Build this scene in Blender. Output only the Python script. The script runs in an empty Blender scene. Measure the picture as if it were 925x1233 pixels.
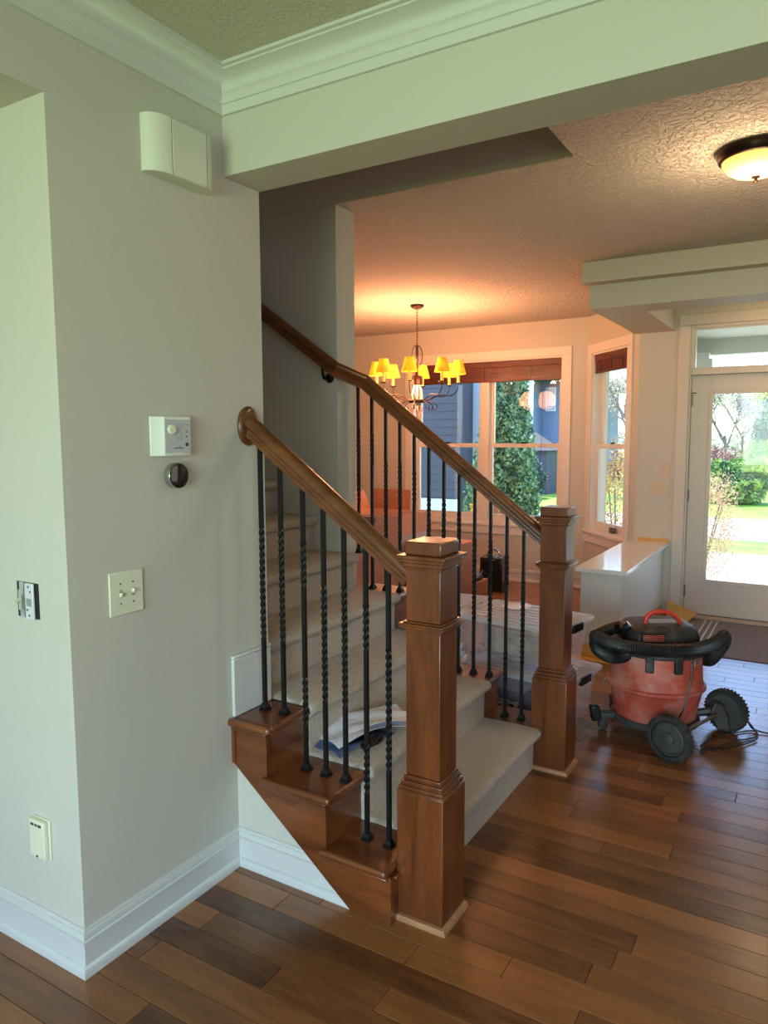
import bpy, bmesh, math, random
from mathutils import Vector, Matrix
random.seed(7)
C = bpy.context.scene.collection
sc = bpy.context.scene
PI = math.pi
R = math.radians

# ------------------------------------------------------------------ camera
H = 1.56
F_PX, YAW, PITCH, ROLL = 877.1, 0.5403, 0.1028, -0.0036
cy, sy, cp, sp = math.cos(YAW), math.sin(YAW), math.cos(PITCH), math.sin(PITCH)
fw = Vector((-sy*cp, cy*cp, -sp)); rt = Vector((cy, sy, 0)); up = rt.cross(fw)
c_, s_ = math.cos(ROLL), math.sin(ROLL)
r2 = c_*rt + s_*up; u2 = -s_*rt + c_*up
cam_data = bpy.data.cameras.new('camera'); cam = bpy.data.objects.new('camera', cam_data); C.objects.link(cam)
M = Matrix((r2, u2, -fw)).transposed().to_4x4(); M.translation = Vector((0, 0, H))
cam.matrix_world = M
cam_data.sensor_fit = 'VERTICAL'; cam_data.sensor_height = 36.0; cam_data.lens = F_PX/1233*36.0
cam_data.clip_start = 0.05; cam_data.clip_end = 500
sc.camera = cam

# ------------------------------------------------------------------ world, sun, daylight, exposure
w = bpy.data.worlds.new('world'); sc.world = w; w.use_nodes = True
nt = w.node_tree; nt.nodes.clear()
sky = nt.nodes.new('ShaderNodeTexSky'); sky.sky_type = 'NISHITA'; sky.sun_disc = False
sky.sun_elevation = R(52); sky.sun_rotation = R(250); sky.air_density = 1.0; sky.dust_density = 0.6; sky.ozone_density = 4.0
bg = nt.nodes.new('ShaderNodeBackground'); bg.inputs['Strength'].default_value = 0.85
wo = nt.nodes.new('ShaderNodeOutputWorld')
nt.links.new(sky.outputs[0], bg.inputs['Color']); nt.links.new(bg.outputs[0], wo.inputs['Surface'])

def light(name, kind, loc, energy, color, **k):
    l = bpy.data.lights.new(name, kind); l.energy = energy; l.color = color
    o = bpy.data.objects.new(name, l); C.objects.link(o); o.location = loc
    for a, v in k.items():
        if a == 'aim': o.rotation_euler = (Vector(v)).to_track_quat('-Z', 'Y').to_euler()
        else: setattr(l, a, v)
    return o
light('sun', 'SUN', (0, 0, 20), 7.5, (1, .94, .80), aim=(.28, -.42, -.95), angle=R(0.6))
# daylight entering the big windows behind the camera: sky from above, sunlit lawn from below
light('sky_window', 'AREA', (-.25, -3.1, 1.6), 70, (.56, .73, 1.0), shape='RECTANGLE', size=2.3, size_y=1.6, aim=(-.05, 1, -.72), spread=R(130))
light('lawn_window', 'AREA', (-.25, -3.1, 1.15), 44, (.64, 1.0, .22), shape='RECTANGLE', size=2.3, size_y=.8, aim=(-.05, 1, .75), spread=R(120))
light('side_fill', 'AREA', (3.1, -1.2, 1.3), 40, (.62, .78, 1.0), shape='RECTANGLE', size=2.6, size_y=1.7, aim=(-1, .25, -.25))  # added cool fill for the left wall; the right wall has no opening
light('side_fill_foyer', 'AREA', (3.1, 4.9, 1.5), 7, (1, .92, .88), shape='RECTANGLE', size=1.6, size_y=1.9, aim=(-1, 0, -.1))  # added warm fill for the entry, no window in this wall
light('stairwell_fill', 'POINT', (-4.4, 2.6, 4.9), 5, (1, .86, .68), shadow_soft_size=.15)  # fill light added to lift the dark stairwell opening, no fitting up there

sc.view_settings.view_transform = 'Standard'; sc.view_settings.look = 'None'
sc.view_settings.exposure = 0.42; sc.view_settings.gamma = 1.0; sc.view_settings.use_curve_mapping = False
sc.cycles.max_bounces = 8; sc.cycles.diffuse_bounces = 5; sc.cycles.glossy_bounces = 4
sc.cycles.transparent_max_bounces = 16; sc.cycles.transmission_bounces = 4
sc.cycles.sample_clamp_indirect = 6.0; sc.cycles.caustics_reflective = False; sc.cycles.caustics_refractive = False
sc.cycles.use_denoising = True

# ------------------------------------------------------------------ materials
def srgb(r, g, b):
    f = lambda c: (c/255/12.92) if c/255 <= .04045 else ((c/255+.055)/1.055)**2.4
    return (f(r), f(g), f(b), 1)
def mat(name, col, rough=.5, metal=0, coat=0, bump=None, noise=None, emit=None, spec=.5, sheen=0, coatr=.1):
    """bump=(scale,strength,detail,distance); noise=(scale,amount[,stretch xyz]) varies the colour"""
    m = bpy.data.materials.new(name); m.use_nodes = True; n = m.node_tree; b = n.nodes['Principled BSDF']
    b.inputs['Base Color'].default_value = col; b.inputs['Roughness'].default_value = rough
    b.inputs['Metallic'].default_value = metal; b.inputs['Coat Weight'].default_value = coat
    b.inputs['Coat Roughness'].default_value = coatr
    b.inputs['Specular IOR Level'].default_value = spec; b.inputs['Sheen Weight'].default_value = sheen
    tc = n.nodes.new('ShaderNodeTexCoord')
    if noise:
        mp = n.nodes.new('ShaderNodeMapping'); n.links.new(tc.outputs['Object'], mp.inputs[0])
        if len(noise) > 2: mp.inputs['Scale'].default_value = noise[2]
        t = n.nodes.new('ShaderNodeTexNoise'); t.inputs['Scale'].default_value = noise[0]; t.inputs['Detail'].default_value = 5
        n.links.new(mp.outputs[0], t.inputs['Vector'])
        mr = n.nodes.new('ShaderNodeMapRange'); mr.inputs[1].default_value = .3; mr.inputs[2].default_value = .7
        mr.inputs[3].default_value = 1-noise[1]; mr.inputs[4].default_value = 1+noise[1]
        n.links.new(t.outputs['Fac'], mr.inputs[0])
        mx = n.nodes.new('ShaderNodeVectorMath'); mx.operation = 'SCALE'; mx.inputs[0].default_value = col[:3]
        n.links.new(mr.outputs[0], mx.inputs['Scale']); n.links.new(mx.outputs[0], b.inputs['Base Color'])
    if bump:
        t = n.nodes.new('ShaderNodeTexNoise'); t.inputs['Scale'].default_value = bump[0]; t.inputs['Detail'].default_value = bump[2]
        n.links.new(tc.outputs['Object'], t.inputs['Vector'])
        bn = n.nodes.new('ShaderNodeBump'); bn.inputs['Strength'].default_value = bump[1]; bn.inputs['Distance'].default_value = bump[3]
        n.links.new(t.outputs['Fac'], bn.inputs['Height']); n.links.new(bn.outputs[0], b.inputs['Normal'])
    if emit:
        b.inputs['Emission Color'].default_value = emit[0]; b.inputs['Emission Strength'].default_value = emit[1]
    return m
def wood(name, dark, lite, axis='X', scale=3.0, rough=.3, coat=.3, tone=False, spec=.5, coatr=.15):
    m = bpy.data.materials.new(name); m.use_nodes = True; n = m.node_tree; b = n.nodes['Principled BSDF']
    b.inputs['Roughness'].default_value = rough; b.inputs['Coat Weight'].default_value = coat
    b.inputs['Coat Roughness'].default_value = coatr; b.inputs['Specular IOR Level'].default_value = spec
    tc = n.nodes.new('ShaderNodeTexCoord'); mp = n.nodes.new('ShaderNodeMapping')
    s = {'X': (.12, 1, 1), 'Y': (1, .12, 1), 'Z': (1, 1, .12)}[axis]
    mp.inputs['Scale'].default_value = tuple(v*scale for v in s)
    n.links.new(tc.outputs['Object'], mp.inputs[0])
    t = n.nodes.new('ShaderNodeTexNoise'); t.inputs['Scale'].default_value = 6; t.inputs['Detail'].default_value = 8; t.inputs['Distortion'].default_value = .8
    t2 = n.nodes.new('ShaderNodeTexNoise'); t2.inputs['Scale'].default_value = 45; t2.inputs['Detail'].default_value = 3
    n.links.new(mp.outputs[0], t.inputs['Vector']); n.links.new(mp.outputs[0], t2.inputs['Vector'])
    ad = n.nodes.new('ShaderNodeMath'); ad.operation = 'MULTIPLY_ADD'; ad.inputs[1].default_value = .45
    n.links.new(t2.outputs['Fac'], ad.inputs[0]); n.links.new(t.outputs['Fac'], ad.inputs[2])
    src = ad.outputs[0]; lo, hi = .5, .95
    if tone:
        at = n.nodes.new('ShaderNodeAttribute'); at.attribute_name = 'tone'
        # shift the grain of each board so neighbours differ
        cmb = n.nodes.new('ShaderNodeVectorMath'); cmb.operation = 'MULTIPLY_ADD'; cmb.inputs[1].default_value = (37, 91, 53)
        n.links.new(at.outputs['Fac'], cmb.inputs[0]); n.links.new(tc.outputs['Object'], cmb.inputs[2]); n.links.new(cmb.outputs[0], mp.inputs[0])
        a2 = n.nodes.new('ShaderNodeMath'); a2.operation = 'MULTIPLY_ADD'; a2.inputs[1].default_value = .95
        n.links.new(at.outputs['Fac'], a2.inputs[0]); n.links.new(src, a2.inputs[2]); src = a2.outputs[0]; lo, hi = .55, 1.85
    mr = n.nodes.new('ShaderNodeMapRange'); mr.inputs[1].default_value = lo; mr.inputs[2].default_value = hi
    n.links.new(src, mr.inputs[0])
    cr = n.nodes.new('ShaderNodeValToRGB'); cr.color_ramp.elements[0].color = dark; cr.color_ramp.elements[1].color = lite
    n.links.new(mr.outputs[0], cr.inputs[0]); n.links.new(cr.outputs[0], b.inputs['Base Color'])
    bn = n.nodes.new('ShaderNodeBump'); bn.inputs['Strength'].default_value = .08; bn.inputs['Distance'].default_value = .002
    n.links.new(t2.outputs['Fac'], bn.inputs['Height']); n.links.new(bn.outputs[0], b.inputs['Normal'])
    return m
def glass_mat(name, tint=(1, 1, 1, 1), gloss=.08):
    m = bpy.data.materials.new(name); m.use_nodes = True; n = m.node_tree; n.nodes.clear()
    o = n.nodes.new('ShaderNodeOutputMaterial'); mx = n.nodes.new('ShaderNodeMixShader')
    t = n.nodes.new('ShaderNodeBsdfTransparent'); t.inputs[0].default_value = tint
    g = n.nodes.new('ShaderNodeBsdfGlossy'); g.inputs['Roughness'].default_value = .02
    lw = n.nodes.new('ShaderNodeFresnel'); lw.inputs[0].default_value = 1.45
    ge = n.nodes.new('ShaderNodeNewGeometry'); iv = n.nodes.new('ShaderNodeMath'); iv.operation = 'SUBTRACT'; iv.inputs[0].default_value = 1
    ml = n.nodes.new('ShaderNodeMath'); ml.operation = 'MULTIPLY'   # a thin pane: only its front face reflects
    n.links.new(ge.outputs['Backfacing'], iv.inputs[1]); n.links.new(iv.outputs[0], ml.inputs[0]); n.links.new(lw.outputs[0], ml.inputs[1])
    n.links.new(ml.outputs[0], mx.inputs[0]); n.links.new(t.outputs[0], mx.inputs[1]); n.links.new(g.outputs[0], mx.inputs[2])
    n.links.new(mx.outputs[0], o.inputs[0]); return m
def knock(name, col, scale=38, dist=.006, strength=.6):
    """knock-down textured ceiling"""
    m = mat(name, col, .85); n = m.node_tree; b = n.nodes['Principled BSDF']
    tc = [x for x in n.nodes if x.type == 'TEX_COORD'][0]
    t = n.nodes.new('ShaderNodeTexNoise'); t.inputs['Scale'].default_value = scale; t.inputs['Detail'].default_value = 4; t.inputs['Roughness'].default_value = .6
    cr = n.nodes.new('ShaderNodeMapRange'); cr.inputs[1].default_value = .44; cr.inputs[2].default_value = .58
    n.links.new(tc.outputs['Object'], t.inputs['Vector']); n.links.new(t.outputs['Fac'], cr.inputs[0])
    bn = n.nodes.new('ShaderNodeBump'); bn.inputs['Strength'].default_value = strength; bn.inputs['Distance'].default_value = dist
    n.links.new(cr.outputs[0], bn.inputs['Height']); n.links.new(bn.outputs[0], b.inputs['Normal'])
    return m

WALL = mat('wall_paint', srgb(198, 194, 182), .75, bump=(90, .04, 3, .002), noise=(1.5, .015), spec=.3)
WHITE = mat('white_trim', srgb(206, 206, 202), .35, spec=.5)
SATIN = mat('soffit_paint', srgb(184, 176, 160), .5)
CEIL = knock('foyer_ceiling_paint', srgb(210, 200, 190), 40, .012, .9)
CEIL2 = knock('near_ceiling_paint', srgb(200, 196, 176), 70, .005, .5)
FLOORM = wood('floor_wood', srgb(64, 36, 20), srgb(158, 100, 54), 'X', 3.0, .27, .38, tone=True, coatr=.2)
GAP = mat('floor_gap', srgb(28, 16, 10), .8)
STAIRX = wood('stair_wood', srgb(84, 40, 17), srgb(132, 72, 34), 'X', 2.5, .3, .4)
STAIRY = wood('stair_wood_y', srgb(84, 40, 17), srgb(132, 72, 34), 'Y', 2.5, .3, .4)
STAIRZ = wood('post_wood', srgb(78, 37, 15), srgb(124, 66, 31), 'Z', 2.5, .32, .35)
RAILM = wood('rail_wood', srgb(82, 44, 20), srgb(116, 68, 34), 'X', 1.5, .3, .4)
SHOEM = wood('pale_shoe_wood', srgb(150, 100, 66), srgb(184, 132, 92), 'X', 3, .4, .2)
IRON = mat('black_iron', srgb(20, 20, 20), .42, .2, spec=.35)
CARPET = mat('beige_carpet', srgb(206, 188, 170), .95, bump=(260, .9, 3, .012), noise=(60, .14), sheen=.3)
PLASTW = mat('ivory_plastic', srgb(222, 222, 196), .35)
GLASS = glass_mat('window_glass')
RED = mat('dusty_red_plastic', srgb(180, 72, 56), .5, noise=(5, .28), bump=(20, .1, 5, .003))
BLK = mat('dusty_black_plastic', srgb(34, 33, 33), .55, noise=(7, .45))
BLK2 = mat('black_plastic', srgb(16, 16, 18), .35)
def dusty(m, dust, scale=4.5, lo=.46, hi=.66, amt=.7):
    n = m.node_tree; b = n.nodes['Principled BSDF']; lk = b.inputs['Base Color'].links[0]; src = lk.from_socket
    tc = [x for x in n.nodes if x.type == 'TEX_COORD'][0]
    t = n.nodes.new('ShaderNodeTexNoise'); t.inputs['Scale'].default_value = scale; t.inputs['Detail'].default_value = 9; t.inputs['Roughness'].default_value = .65
    n.links.new(tc.outputs['Object'], t.inputs['Vector'])
    mr = n.nodes.new('ShaderNodeMapRange'); mr.inputs[1].default_value = lo; mr.inputs[2].default_value = hi; mr.inputs[4].default_value = amt
    n.links.new(t.outputs['Fac'], mr.inputs[0])
    mx = n.nodes.new('ShaderNodeMix'); mx.data_type = 'RGBA'
    n.links.new(mr.outputs[0], mx.inputs[0]); n.links.new(src, mx.inputs[6]); mx.inputs[7].default_value = dust
    n.links.new(mx.outputs[2], b.inputs['Base Color'])
dusty(RED, srgb(196, 150, 130)); dusty(BLK, srgb(120, 112, 102), 9, .5, .75, .5)

# ------------------------------------------------------------------ geometry helpers
def obj(name, bm_or_mesh, m=None, parent=None, smooth=False, bevel=None, seg=2):
    if isinstance(bm_or_mesh, bmesh.types.BMesh):
        me = bpy.data.meshes.new(name); bmesh.ops.recalc_face_normals(bm_or_mesh, faces=bm_or_mesh.faces)
        bm_or_mesh.to_mesh(me); bm_or_mesh.free()
    else: me = bm_or_mesh
    o = bpy.data.objects.new(name, me); C.objects.link(o)
    if m: me.materials.append(m)
    if parent: o.parent = parent
    if smooth:
        for p in me.polygons: p.use_smooth = True
        try: me.set_sharp_from_angle(angle=R(38))
        except Exception: pass
    if bevel:
        b = o.modifiers.new('bevel', 'BEVEL'); b.width = bevel; b.segments = seg; b.limit_method = 'ANGLE'; b.angle_limit = R(40)
        for p in me.polygons: p.use_smooth = True
        try: me.set_sharp_from_angle(angle=R(60))
        except Exception: pass
    return o
def tag(o, label, cat, group=None, kind=None):
    if label: o['label'] = label
    if cat: o['category'] = cat
    if group: o['group'] = group
    if kind: o['kind'] = kind
    return o
def thing(name, label, cat, loc=(0, 0, 0), rz=0, group=None, kind=None):
    o = bpy.data.objects.new(name, None); C.objects.link(o); o.location = loc; o.rotation_euler = (0, 0, rz)
    o.empty_display_size = .1
    return tag(o, label, cat, group, kind)
def bx(bm, x0, x1, y0, y1, z0, z1, mtx=None):
    v = [Vector((x, y, z)) for z in (z0, z1) for y in (y0, y1) for x in (x0, x1)]
    if mtx: v = [mtx @ p for p in v]
    v = [bm.verts.new(p) for p in v]
    for f in ((0, 2, 3, 1), (4, 5, 7, 6), (0, 1, 5, 4), (2, 6, 7, 3), (0, 4, 6, 2), (1, 3, 7, 5)): bm.faces.new([v[i] for i in f])
    return bm
def box(*a, **k):
    bm = bmesh.new(); return bx(bm, *a, **k)
def prism(poly, axis, a, b, bm=None):
    """poly in the two other axes (xz for 'y', xy for 'z', yz for 'x')"""
    bm = bm or bmesh.new()
    def P(p, t): return {'y': (p[0], t, p[1]), 'z': (p[0], p[1], t), 'x': (t, p[0], p[1])}[axis]
    A = [bm.verts.new(P(p, a)) for p in poly]; B = [bm.verts.new(P(p, b)) for p in poly]
    bm.faces.new(A); bm.faces.new(B[::-1]); n = len(poly)
    for i in range(n): bm.faces.new((A[i], A[(i+1) % n], B[(i+1) % n], B[i]))
    return bm
def lathe(prof, n=32, mtx=None, bm=None, cap=True):
    bm = bm or bmesh.new(); rings = []
    for r, z in prof:
        ring = [bm.verts.new((mtx or Matrix()) @ Vector((r*math.cos(2*PI*i/n), r*math.sin(2*PI*i/n), z))) for i in range(n)]
        rings.append(ring)
    for a, b in zip(rings, rings[1:]):
        for i in range(n): bm.faces.new((a[i], a[(i+1) % n], b[(i+1) % n], b[i]))
    if cap:
        bm.faces.new(rings[0][::-1]); bm.faces.new(rings[-1])
    return bm
def spline(pts, k=8):
    pts = [Vector(p) for p in pts]; out = []
    for i in range(len(pts)-1):
        p0 = pts[max(i-1, 0)]; p1 = pts[i]; p2 = pts[i+1]; p3 = pts[min(i+2, len(pts)-1)]
        for j in range(k):
            t = j/k
            out.append(.5*((2*p1)+(p2-p0)*t+(2*p0-5*p1+4*p2-p3)*t*t+(3*p1-p0-3*p2+p3)*t*t*t))
    out.append(pts[-1]); return out
def tube(pts, rad, n=8, bm=None, cap=True):
    """rad: number or function(i, count)"""
    bm = bm or bmesh.new(); pts = [Vector(p) for p in pts]; rings = []; nrm = None; N = len(pts)
    for i, p in enumerate(pts):
        t = (pts[min(i+1, N-1)]-pts[max(i-1, 0)]).normalized()
        if nrm is None: nrm = t.orthogonal().normalized()
        nrm = (nrm-t*nrm.dot(t)).normalized(); bn = t.cross(nrm)
        r = rad(i, N) if callable(rad) else rad
        rings.append([bm.verts.new(p+r*(math.cos(2*PI*k/n)*nrm+math.sin(2*PI*k/n)*bn)) for k in range(n)])
    for a, b in zip(rings, rings[1:]):
        for k in range(n): bm.faces.new((a[k], a[(k+1) % n], b[(k+1) % n], b[k]))
    if cap and n > 2: bm.faces.new(rings[0][::-1]); bm.faces.new(rings[-1])
    return bm
def sweep(path, prof, side=1, bm=None):
    """horizontal path (x,y) points; prof (d,z), d measured to the right (side=1) of travel"""
    bm = bm or bmesh.new(); P = [Vector(p) for p in path]; rings = []
    for i, p in enumerate(P):
        ns = []
        if i > 0: t = (P[i]-P[i-1]).normalized(); ns.append(Vector((t.y, -t.x))*side)
        if i < len(P)-1: t = (P[i+1]-P[i]).normalized(); ns.append(Vector((t.y, -t.x))*side)
        if len(ns) == 2: m = (ns[0]+ns[1]); m = m/(m.dot(ns[0]))
        else: m = ns[0]
        rings.append([bm.verts.new((p.x+m.x*d, p.y+m.y*d, z)) for d, z in prof])
    n = len(prof)
    for a, b in zip(rings, rings[1:]):
        for k in range(n-1): bm.faces.new((a[k], a[k+1], b[k+1], b[k]))
    bm.faces.new(rings[0]); bm.faces.new(rings[-1][::-1])
    return bm
def sweep3(path, prof, bm=None):
    """3-D path; prof (lateral, up) closed; keeps lateral horizontal; mitred"""
    bm = bm or bmesh.new(); P = [Vector(p) for p in path]; rings = []; n = len(prof)
    for i, p in enumerate(P):
        t1 = (P[i]-P[i-1]).normalized() if i > 0 else (P[1]-P[0]).normalized()
        t2 = (P[i+1]-P[i]).normalized() if i < len(P)-1 else t1
        t = (t1+t2).normalized(); lat = t.cross(Vector((0, 0, 1))).normalized(); u = lat.cross(t)
        k = 1/max(.5, t.dot(t1))
        rings.append([bm.verts.new(p+lat*a+u*b*k) for a, b in prof])
    for a, b in zip(rings, rings[1:]):
        for k in range(n): bm.faces.new((a[k], a[(k+1) % n], b[(k+1) % n], b[k]))
    bm.faces.new(rings[0]); bm.faces.new(rings[-1][::-1])
    return bm
def struct(name, bm, m, label=None, parent=None, **k):
    o = obj(name, bm, m, parent, **k)
    if not parent: tag(o, label, name.split('_')[0], kind='structure')
    return o
def text(name, body, size, m, parent, loc, rot, extrude=.0006):
    cu = bpy.data.curves.new(name, 'FONT'); cu.body = body; cu.size = size; cu.extrude = extrude; cu.align_x = 'CENTER'; cu.align_y = 'CENTER'
    cu.materials.append(m); tmp = bpy.data.objects.new(name, cu); C.objects.link(tmp)
    me = bpy.data.meshes.new_from_object(tmp.evaluated_get(bpy.context.evaluated_depsgraph_get())); bpy.data.objects.remove(tmp)
    o = bpy.data.objects.new(name, me); C.objects.link(o); o['kind'] = 'stuff'; o.parent = parent; o.location = loc; o.rotation_euler = rot
    return o

# ================================================================== SHELL
WX = -1.77
# floor: each board near enough to pick out is an object of its own
floor = tag(obj('floor', box(-5.6, 3.3, -3.4, 7.5, -.05, -.0105), GAP), 'brown hardwood board floor running through hall, entry and dining room', 'floor', kind='structure')
PW = .0975
rows = []
def plank_bm(bm, x0, x1, y0, y1, z, lay, tone):
    g = .0008; e = .0012
    vb = [bm.verts.new(p) for p in ((x0+g, y0+g, -.010), (x1-g, y0+g, -.010), (x1-g, y1-g, -.010), (x0+g, y1-g, -.010))]
    vm = [bm.verts.new(p) for p in ((x0+g, y0+g, z-e), (x1-g, y0+g, z-e), (x1-g, y1-g, z-e), (x0+g, y1-g, z-e))]
    vt = [bm.verts.new(p) for p in ((x0+g+e, y0+g+e, z), (x1-g-e, y0+g+e, z), (x1-g-e, y1-g-e, z), (x0+g+e, y1-g-e, z))]
    fs = [bm.faces.new(vt)]
    for i in range(4):
        fs.append(bm.faces.new((vb[i], vb[(i+1) % 4], vm[(i+1) % 4], vm[i])))
        fs.append(bm.faces.new((vm[i], vm[(i+1) % 4], vt[(i+1) % 4], vt[i])))
    for f in fs: f[lay] = tone
rnd = random.Random(12)
far_bm = bmesh.new(); far_lay = far_bm.faces.layers.float.new('tone')
planks = []
y = 1.757-PW*48
r_i = 0
while y < 7.4:
    x = -5.5 - rnd.random()*.9
    xmax = 3.2
    while x < xmax:
        L = rnd.choice((.5, .65, .8, .95, 1.1, 1.3, 1.55)); x1 = min(x+L, xmax)
        tone = rnd.betavariate(1.7, 2.0) if rnd.random() < .85 else rnd.uniform(.55, 1)
        # the pale wide pair beside the near newel, and the dark board in front of it
        if abs(y-(1.757)) < .02 or abs(y-(1.757+PW)) < .02:
            if x1 > -1.2 and x < -.5: tone = .85
        if abs(y-(1.757-PW)) < .02 and x1 > -1.3 and x < -.6: tone = .12
        planks.append((x, x1, y, y+PW, tone)); x = x1
    y += PW; r_i += 1
def in_view(a):
    cx_, cy_ = (a[0]+a[1])/2, (a[2]+a[3])/2
    for px_ in (a[0], cx_, a[1]):
        d = Vector((px_, cy_, 0))-Vector((0, 0, H)); dp = d.dot(fw)
        if dp > .3 and abs(d.dot(r2)/dp*F_PX) < 475 and abs(d.dot(u2)/dp*F_PX) < 630:
            if px_ > -2.4 and (px_ > -1.9 or cy_ < 1.3): return True
    return False
near = [p for p in planks if in_view(p)]
near.sort(key=lambda a: Vector(((a[0]+a[1])/2, a[2], 0)).length)
near = set(near[:292])
for p in planks:
    z = rnd.uniform(-.0004, .0002)
    if p in near:
        bm = bmesh.new(); lay = bm.faces.layers.float.new('tone'); plank_bm(bm, *p[:4], z, lay, p[4])
        obj('floor_plank', bm, FLOORM, floor)
    else: plank_bm(far_bm, *p[:4], z, far_lay, p[4])
fo = obj('distant_planks', far_bm, FLOORM, floor); fo['kind'] = 'stuff'

struct('wall_left', box(-5.2, WX, 1.25, 2.09, 0, 2.74), WALL, 'greige painted wall on the left carrying thermostat and switch')
struct('wall_left_header', box(-2.6, WX, -3.4, 1.25, 2.45, 2.74), WALL, 'lowered header over the passage at far left')
struct('wall_far_left', box(-3.4, -3.2, -3.4, 1.25, 0, 2.74), WALL, 'wall of the side passage beyond the left edge')
# back wall with window openings, behind the camera
bm = bmesh.new(); bx(bm, -3.4, -1.5, -3.4, -3.2, 0, 2.74); bx(bm, 2.7, 3.4, -3.4, -3.2, 0, 2.74); bx(bm, -1.5, 2.7, -3.4, -3.2, 0, .2); bx(bm, -1.5, 2.7, -3.4, -3.2, 2.45, 2.74)
struct('wall_back', bm, WALL, 'rear wall behind the viewer with wide windows')
bm = bmesh.new(); bx(bm, 3.2, 3.4, -3.4, 6.8, 0, 2.74)
struct('wall_right', bm, WALL, 'wall at the right beyond the frame')
struct('wall_beam', box(WX, 3.2, 1.91, 2.09, 2.43, 2.74), WALL, 'dropped painted beam crossing above the staircase')
struct('wall_beam_upper', box(-5.2, -.8, 1.91, 2.09, 2.74, 5.3), WALL, 'near wall of the stairwell above the beam')
struct('wall_stairwell', box(-5.2, -2.19, 3.18, 3.35, 0, 2.74), WALL, 'wall behind the stairs ending in a painted corner')
struct('wall_stairwell_upper', box(-5.2, -.8, 3.18, 3.35, 2.742, 5.3), WALL, 'dark upper stairwell wall seen through the ceiling opening')
struct('wall_stairwell_right', box(-.965, -.8, 2.09, 3.18, 2.741, 5.3), WALL, 'short upper wall closing the stairwell opening on the right')
struct('wall_stairwell_end', box(-5.4, -5.2, 1.25, 3.35, 0, 5.3), WALL, 'wall at the top end of the stairwell')
struct('ceiling_stairwell', box(-5.2, -.8, 1.91, 3.35, 5.3, 5.4), CEIL, 'upper ceiling over the stairwell')
struct('ceiling', box(-3.4, 3.4, -3.4, 2.0, 2.74, 2.9), CEIL2, 'textured ceiling above the near hall')
bm = bmesh.new(); bx(bm, -.961, 3.4, 2.09, 3.184, 2.74, 2.9); bx(bm, -5.6, 3.4, 3.184, 7.6, 2.74, 2.9)
struct('ceiling_foyer', bm, CEIL, 'knock-down textured ceiling over entry and dining room')
struct('wall_dining_left', box(-5.7, -5.5, 3.35, 7.6, 0, 2.74), WALL, 'dining room wall hidden behind the stairs')
YF = 7.4
bm = bmesh.new(); bx(bm, -5.6, -4.05, YF, YF+.18, 0, 2.74); bx(bm, -2.30, -2.05, YF, YF+.18, 0, 2.74)
bx(bm, -4.05, -2.30, YF, YF+.18, 0, .62); bx(bm, -4.05, -2.30, YF, YF+.18, 2.38, 2.74)
struct('wall_dining', bm, WALL, 'dining room wall around the wide double window')
# 45 degree bay wall : local u along wall, +w outward
P0 = Vector((-2.05, YF, 0)); P1 = Vector((-1.40, 6.65, 0)); e_ = (P1-P0).normalized(); LB = (P1-P0).length
out_ = Vector((-e_.y, e_.x, 0))  # outward
MB_ = Matrix(((e_.x, out_.x, 0, P0.x), (e_.y, out_.y, 0, P0.y), (0, 0, 1, 0), (0, 0, 0, 1)))
bm = bmesh.new()
for a in ((0, .10, 0, .18, 0, 2.74), (.81, LB, 0, .18, 0, 2.74), (.10, .81, 0, .18, 0, .62), (.10, .81, 0, .18, 2.37, 2.74)): bx(bm, *a, mtx=MB_)
struct('wall_bay', bm, WALL, 'angled wall holding the narrow window')
YD = 6.65; DX0, DX1 = -.985, -.02
bm = bmesh.new(); bx(bm, -1.40, DX0, YD, YD+.18, 0, 2.74); bx(bm, DX1, 3.4, YD, YD+.18, 0, 2.74); bx(bm, DX0, DX1, YD, YD+.18, 2.475, 2.74)
struct('wall_front', bm, WALL, 'entry wall around the glazed front door')
# dropped soffit frame over the entry
bm = bmesh.new(); bx(bm, -1.44, 3.2, 5.2, 5.5, 2.44, 2.739); bx(bm, -1.44, -1.115, 5.5, 6.649, 2.44, 2.739)
struct('ceiling_soffit', bm, SATIN, 'dropped soffit with a recessed bay in front of the entry door')
struct('trim_soffit', box(-1.465, 3.2, 5.09, 5.2, 2.60, 2.738), SATIN, 'stepped band along the top of the entry soffit')

# crown moulding
CP = [(0, 2.62), (.012, 2.62), (.015, 2.648), (.013, 2.651), (.017, 2.653), (.018, 2.662), (.026, 2.676), (.031, 2.679), (.031, 2.686), (.026, 2.688),
      (.030, 2.700), (.042, 2.712), (.060, 2.720), (.074, 2.724), (.076, 2.728), (.088, 2.730), (.088, 2.7395), (0, 2.7395)]
cr = struct('trim_crown', sweep([(WX, -3.2), (WX, 1.91), (3.2, 1.91)], CP, 1), WHITE, 'white crown moulding around the near ceiling', smooth=True)
# baseboards
BP = [(0, 0), (.021, 0), (.021, .014), (.018, .025), (.013, .030), (.009, .031), (.009, .100), (.0165, .102), (.0165, .108), (.010, .110), (.010, .114), (.013, .118), (.011, .130), (.0075, .131), (.0075, .138), (.004, .141), (0, .141)]
def baseb(name, path, label, side=1, h=None):
    return struct(name, sweep(path, BP if h is None else [(d, z*h) for d, z in BP], side), WHITE, label, smooth=True)
baseb('baseboard_left', [(-3.2, 1.25), (WX, 1.25), (WX, 1.906), (-1.266, 1.906)], 'tall white baseboard wrapping the left wall corner to the stairs', 1)
struct('wall_under_stairs', prism([(WX, 0), (-1.15, 0), (-1.15, .05), (WX, .42)], 'y', 1.906, 1.93), WALL, 'triangle of painted wall beneath the stair skirt')
baseb('baseboard_dining', [(-5.5, YF), (-2.05, YF), (-1.40, YD)], 'white baseboard below the dining room windows', 1, .95)

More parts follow.
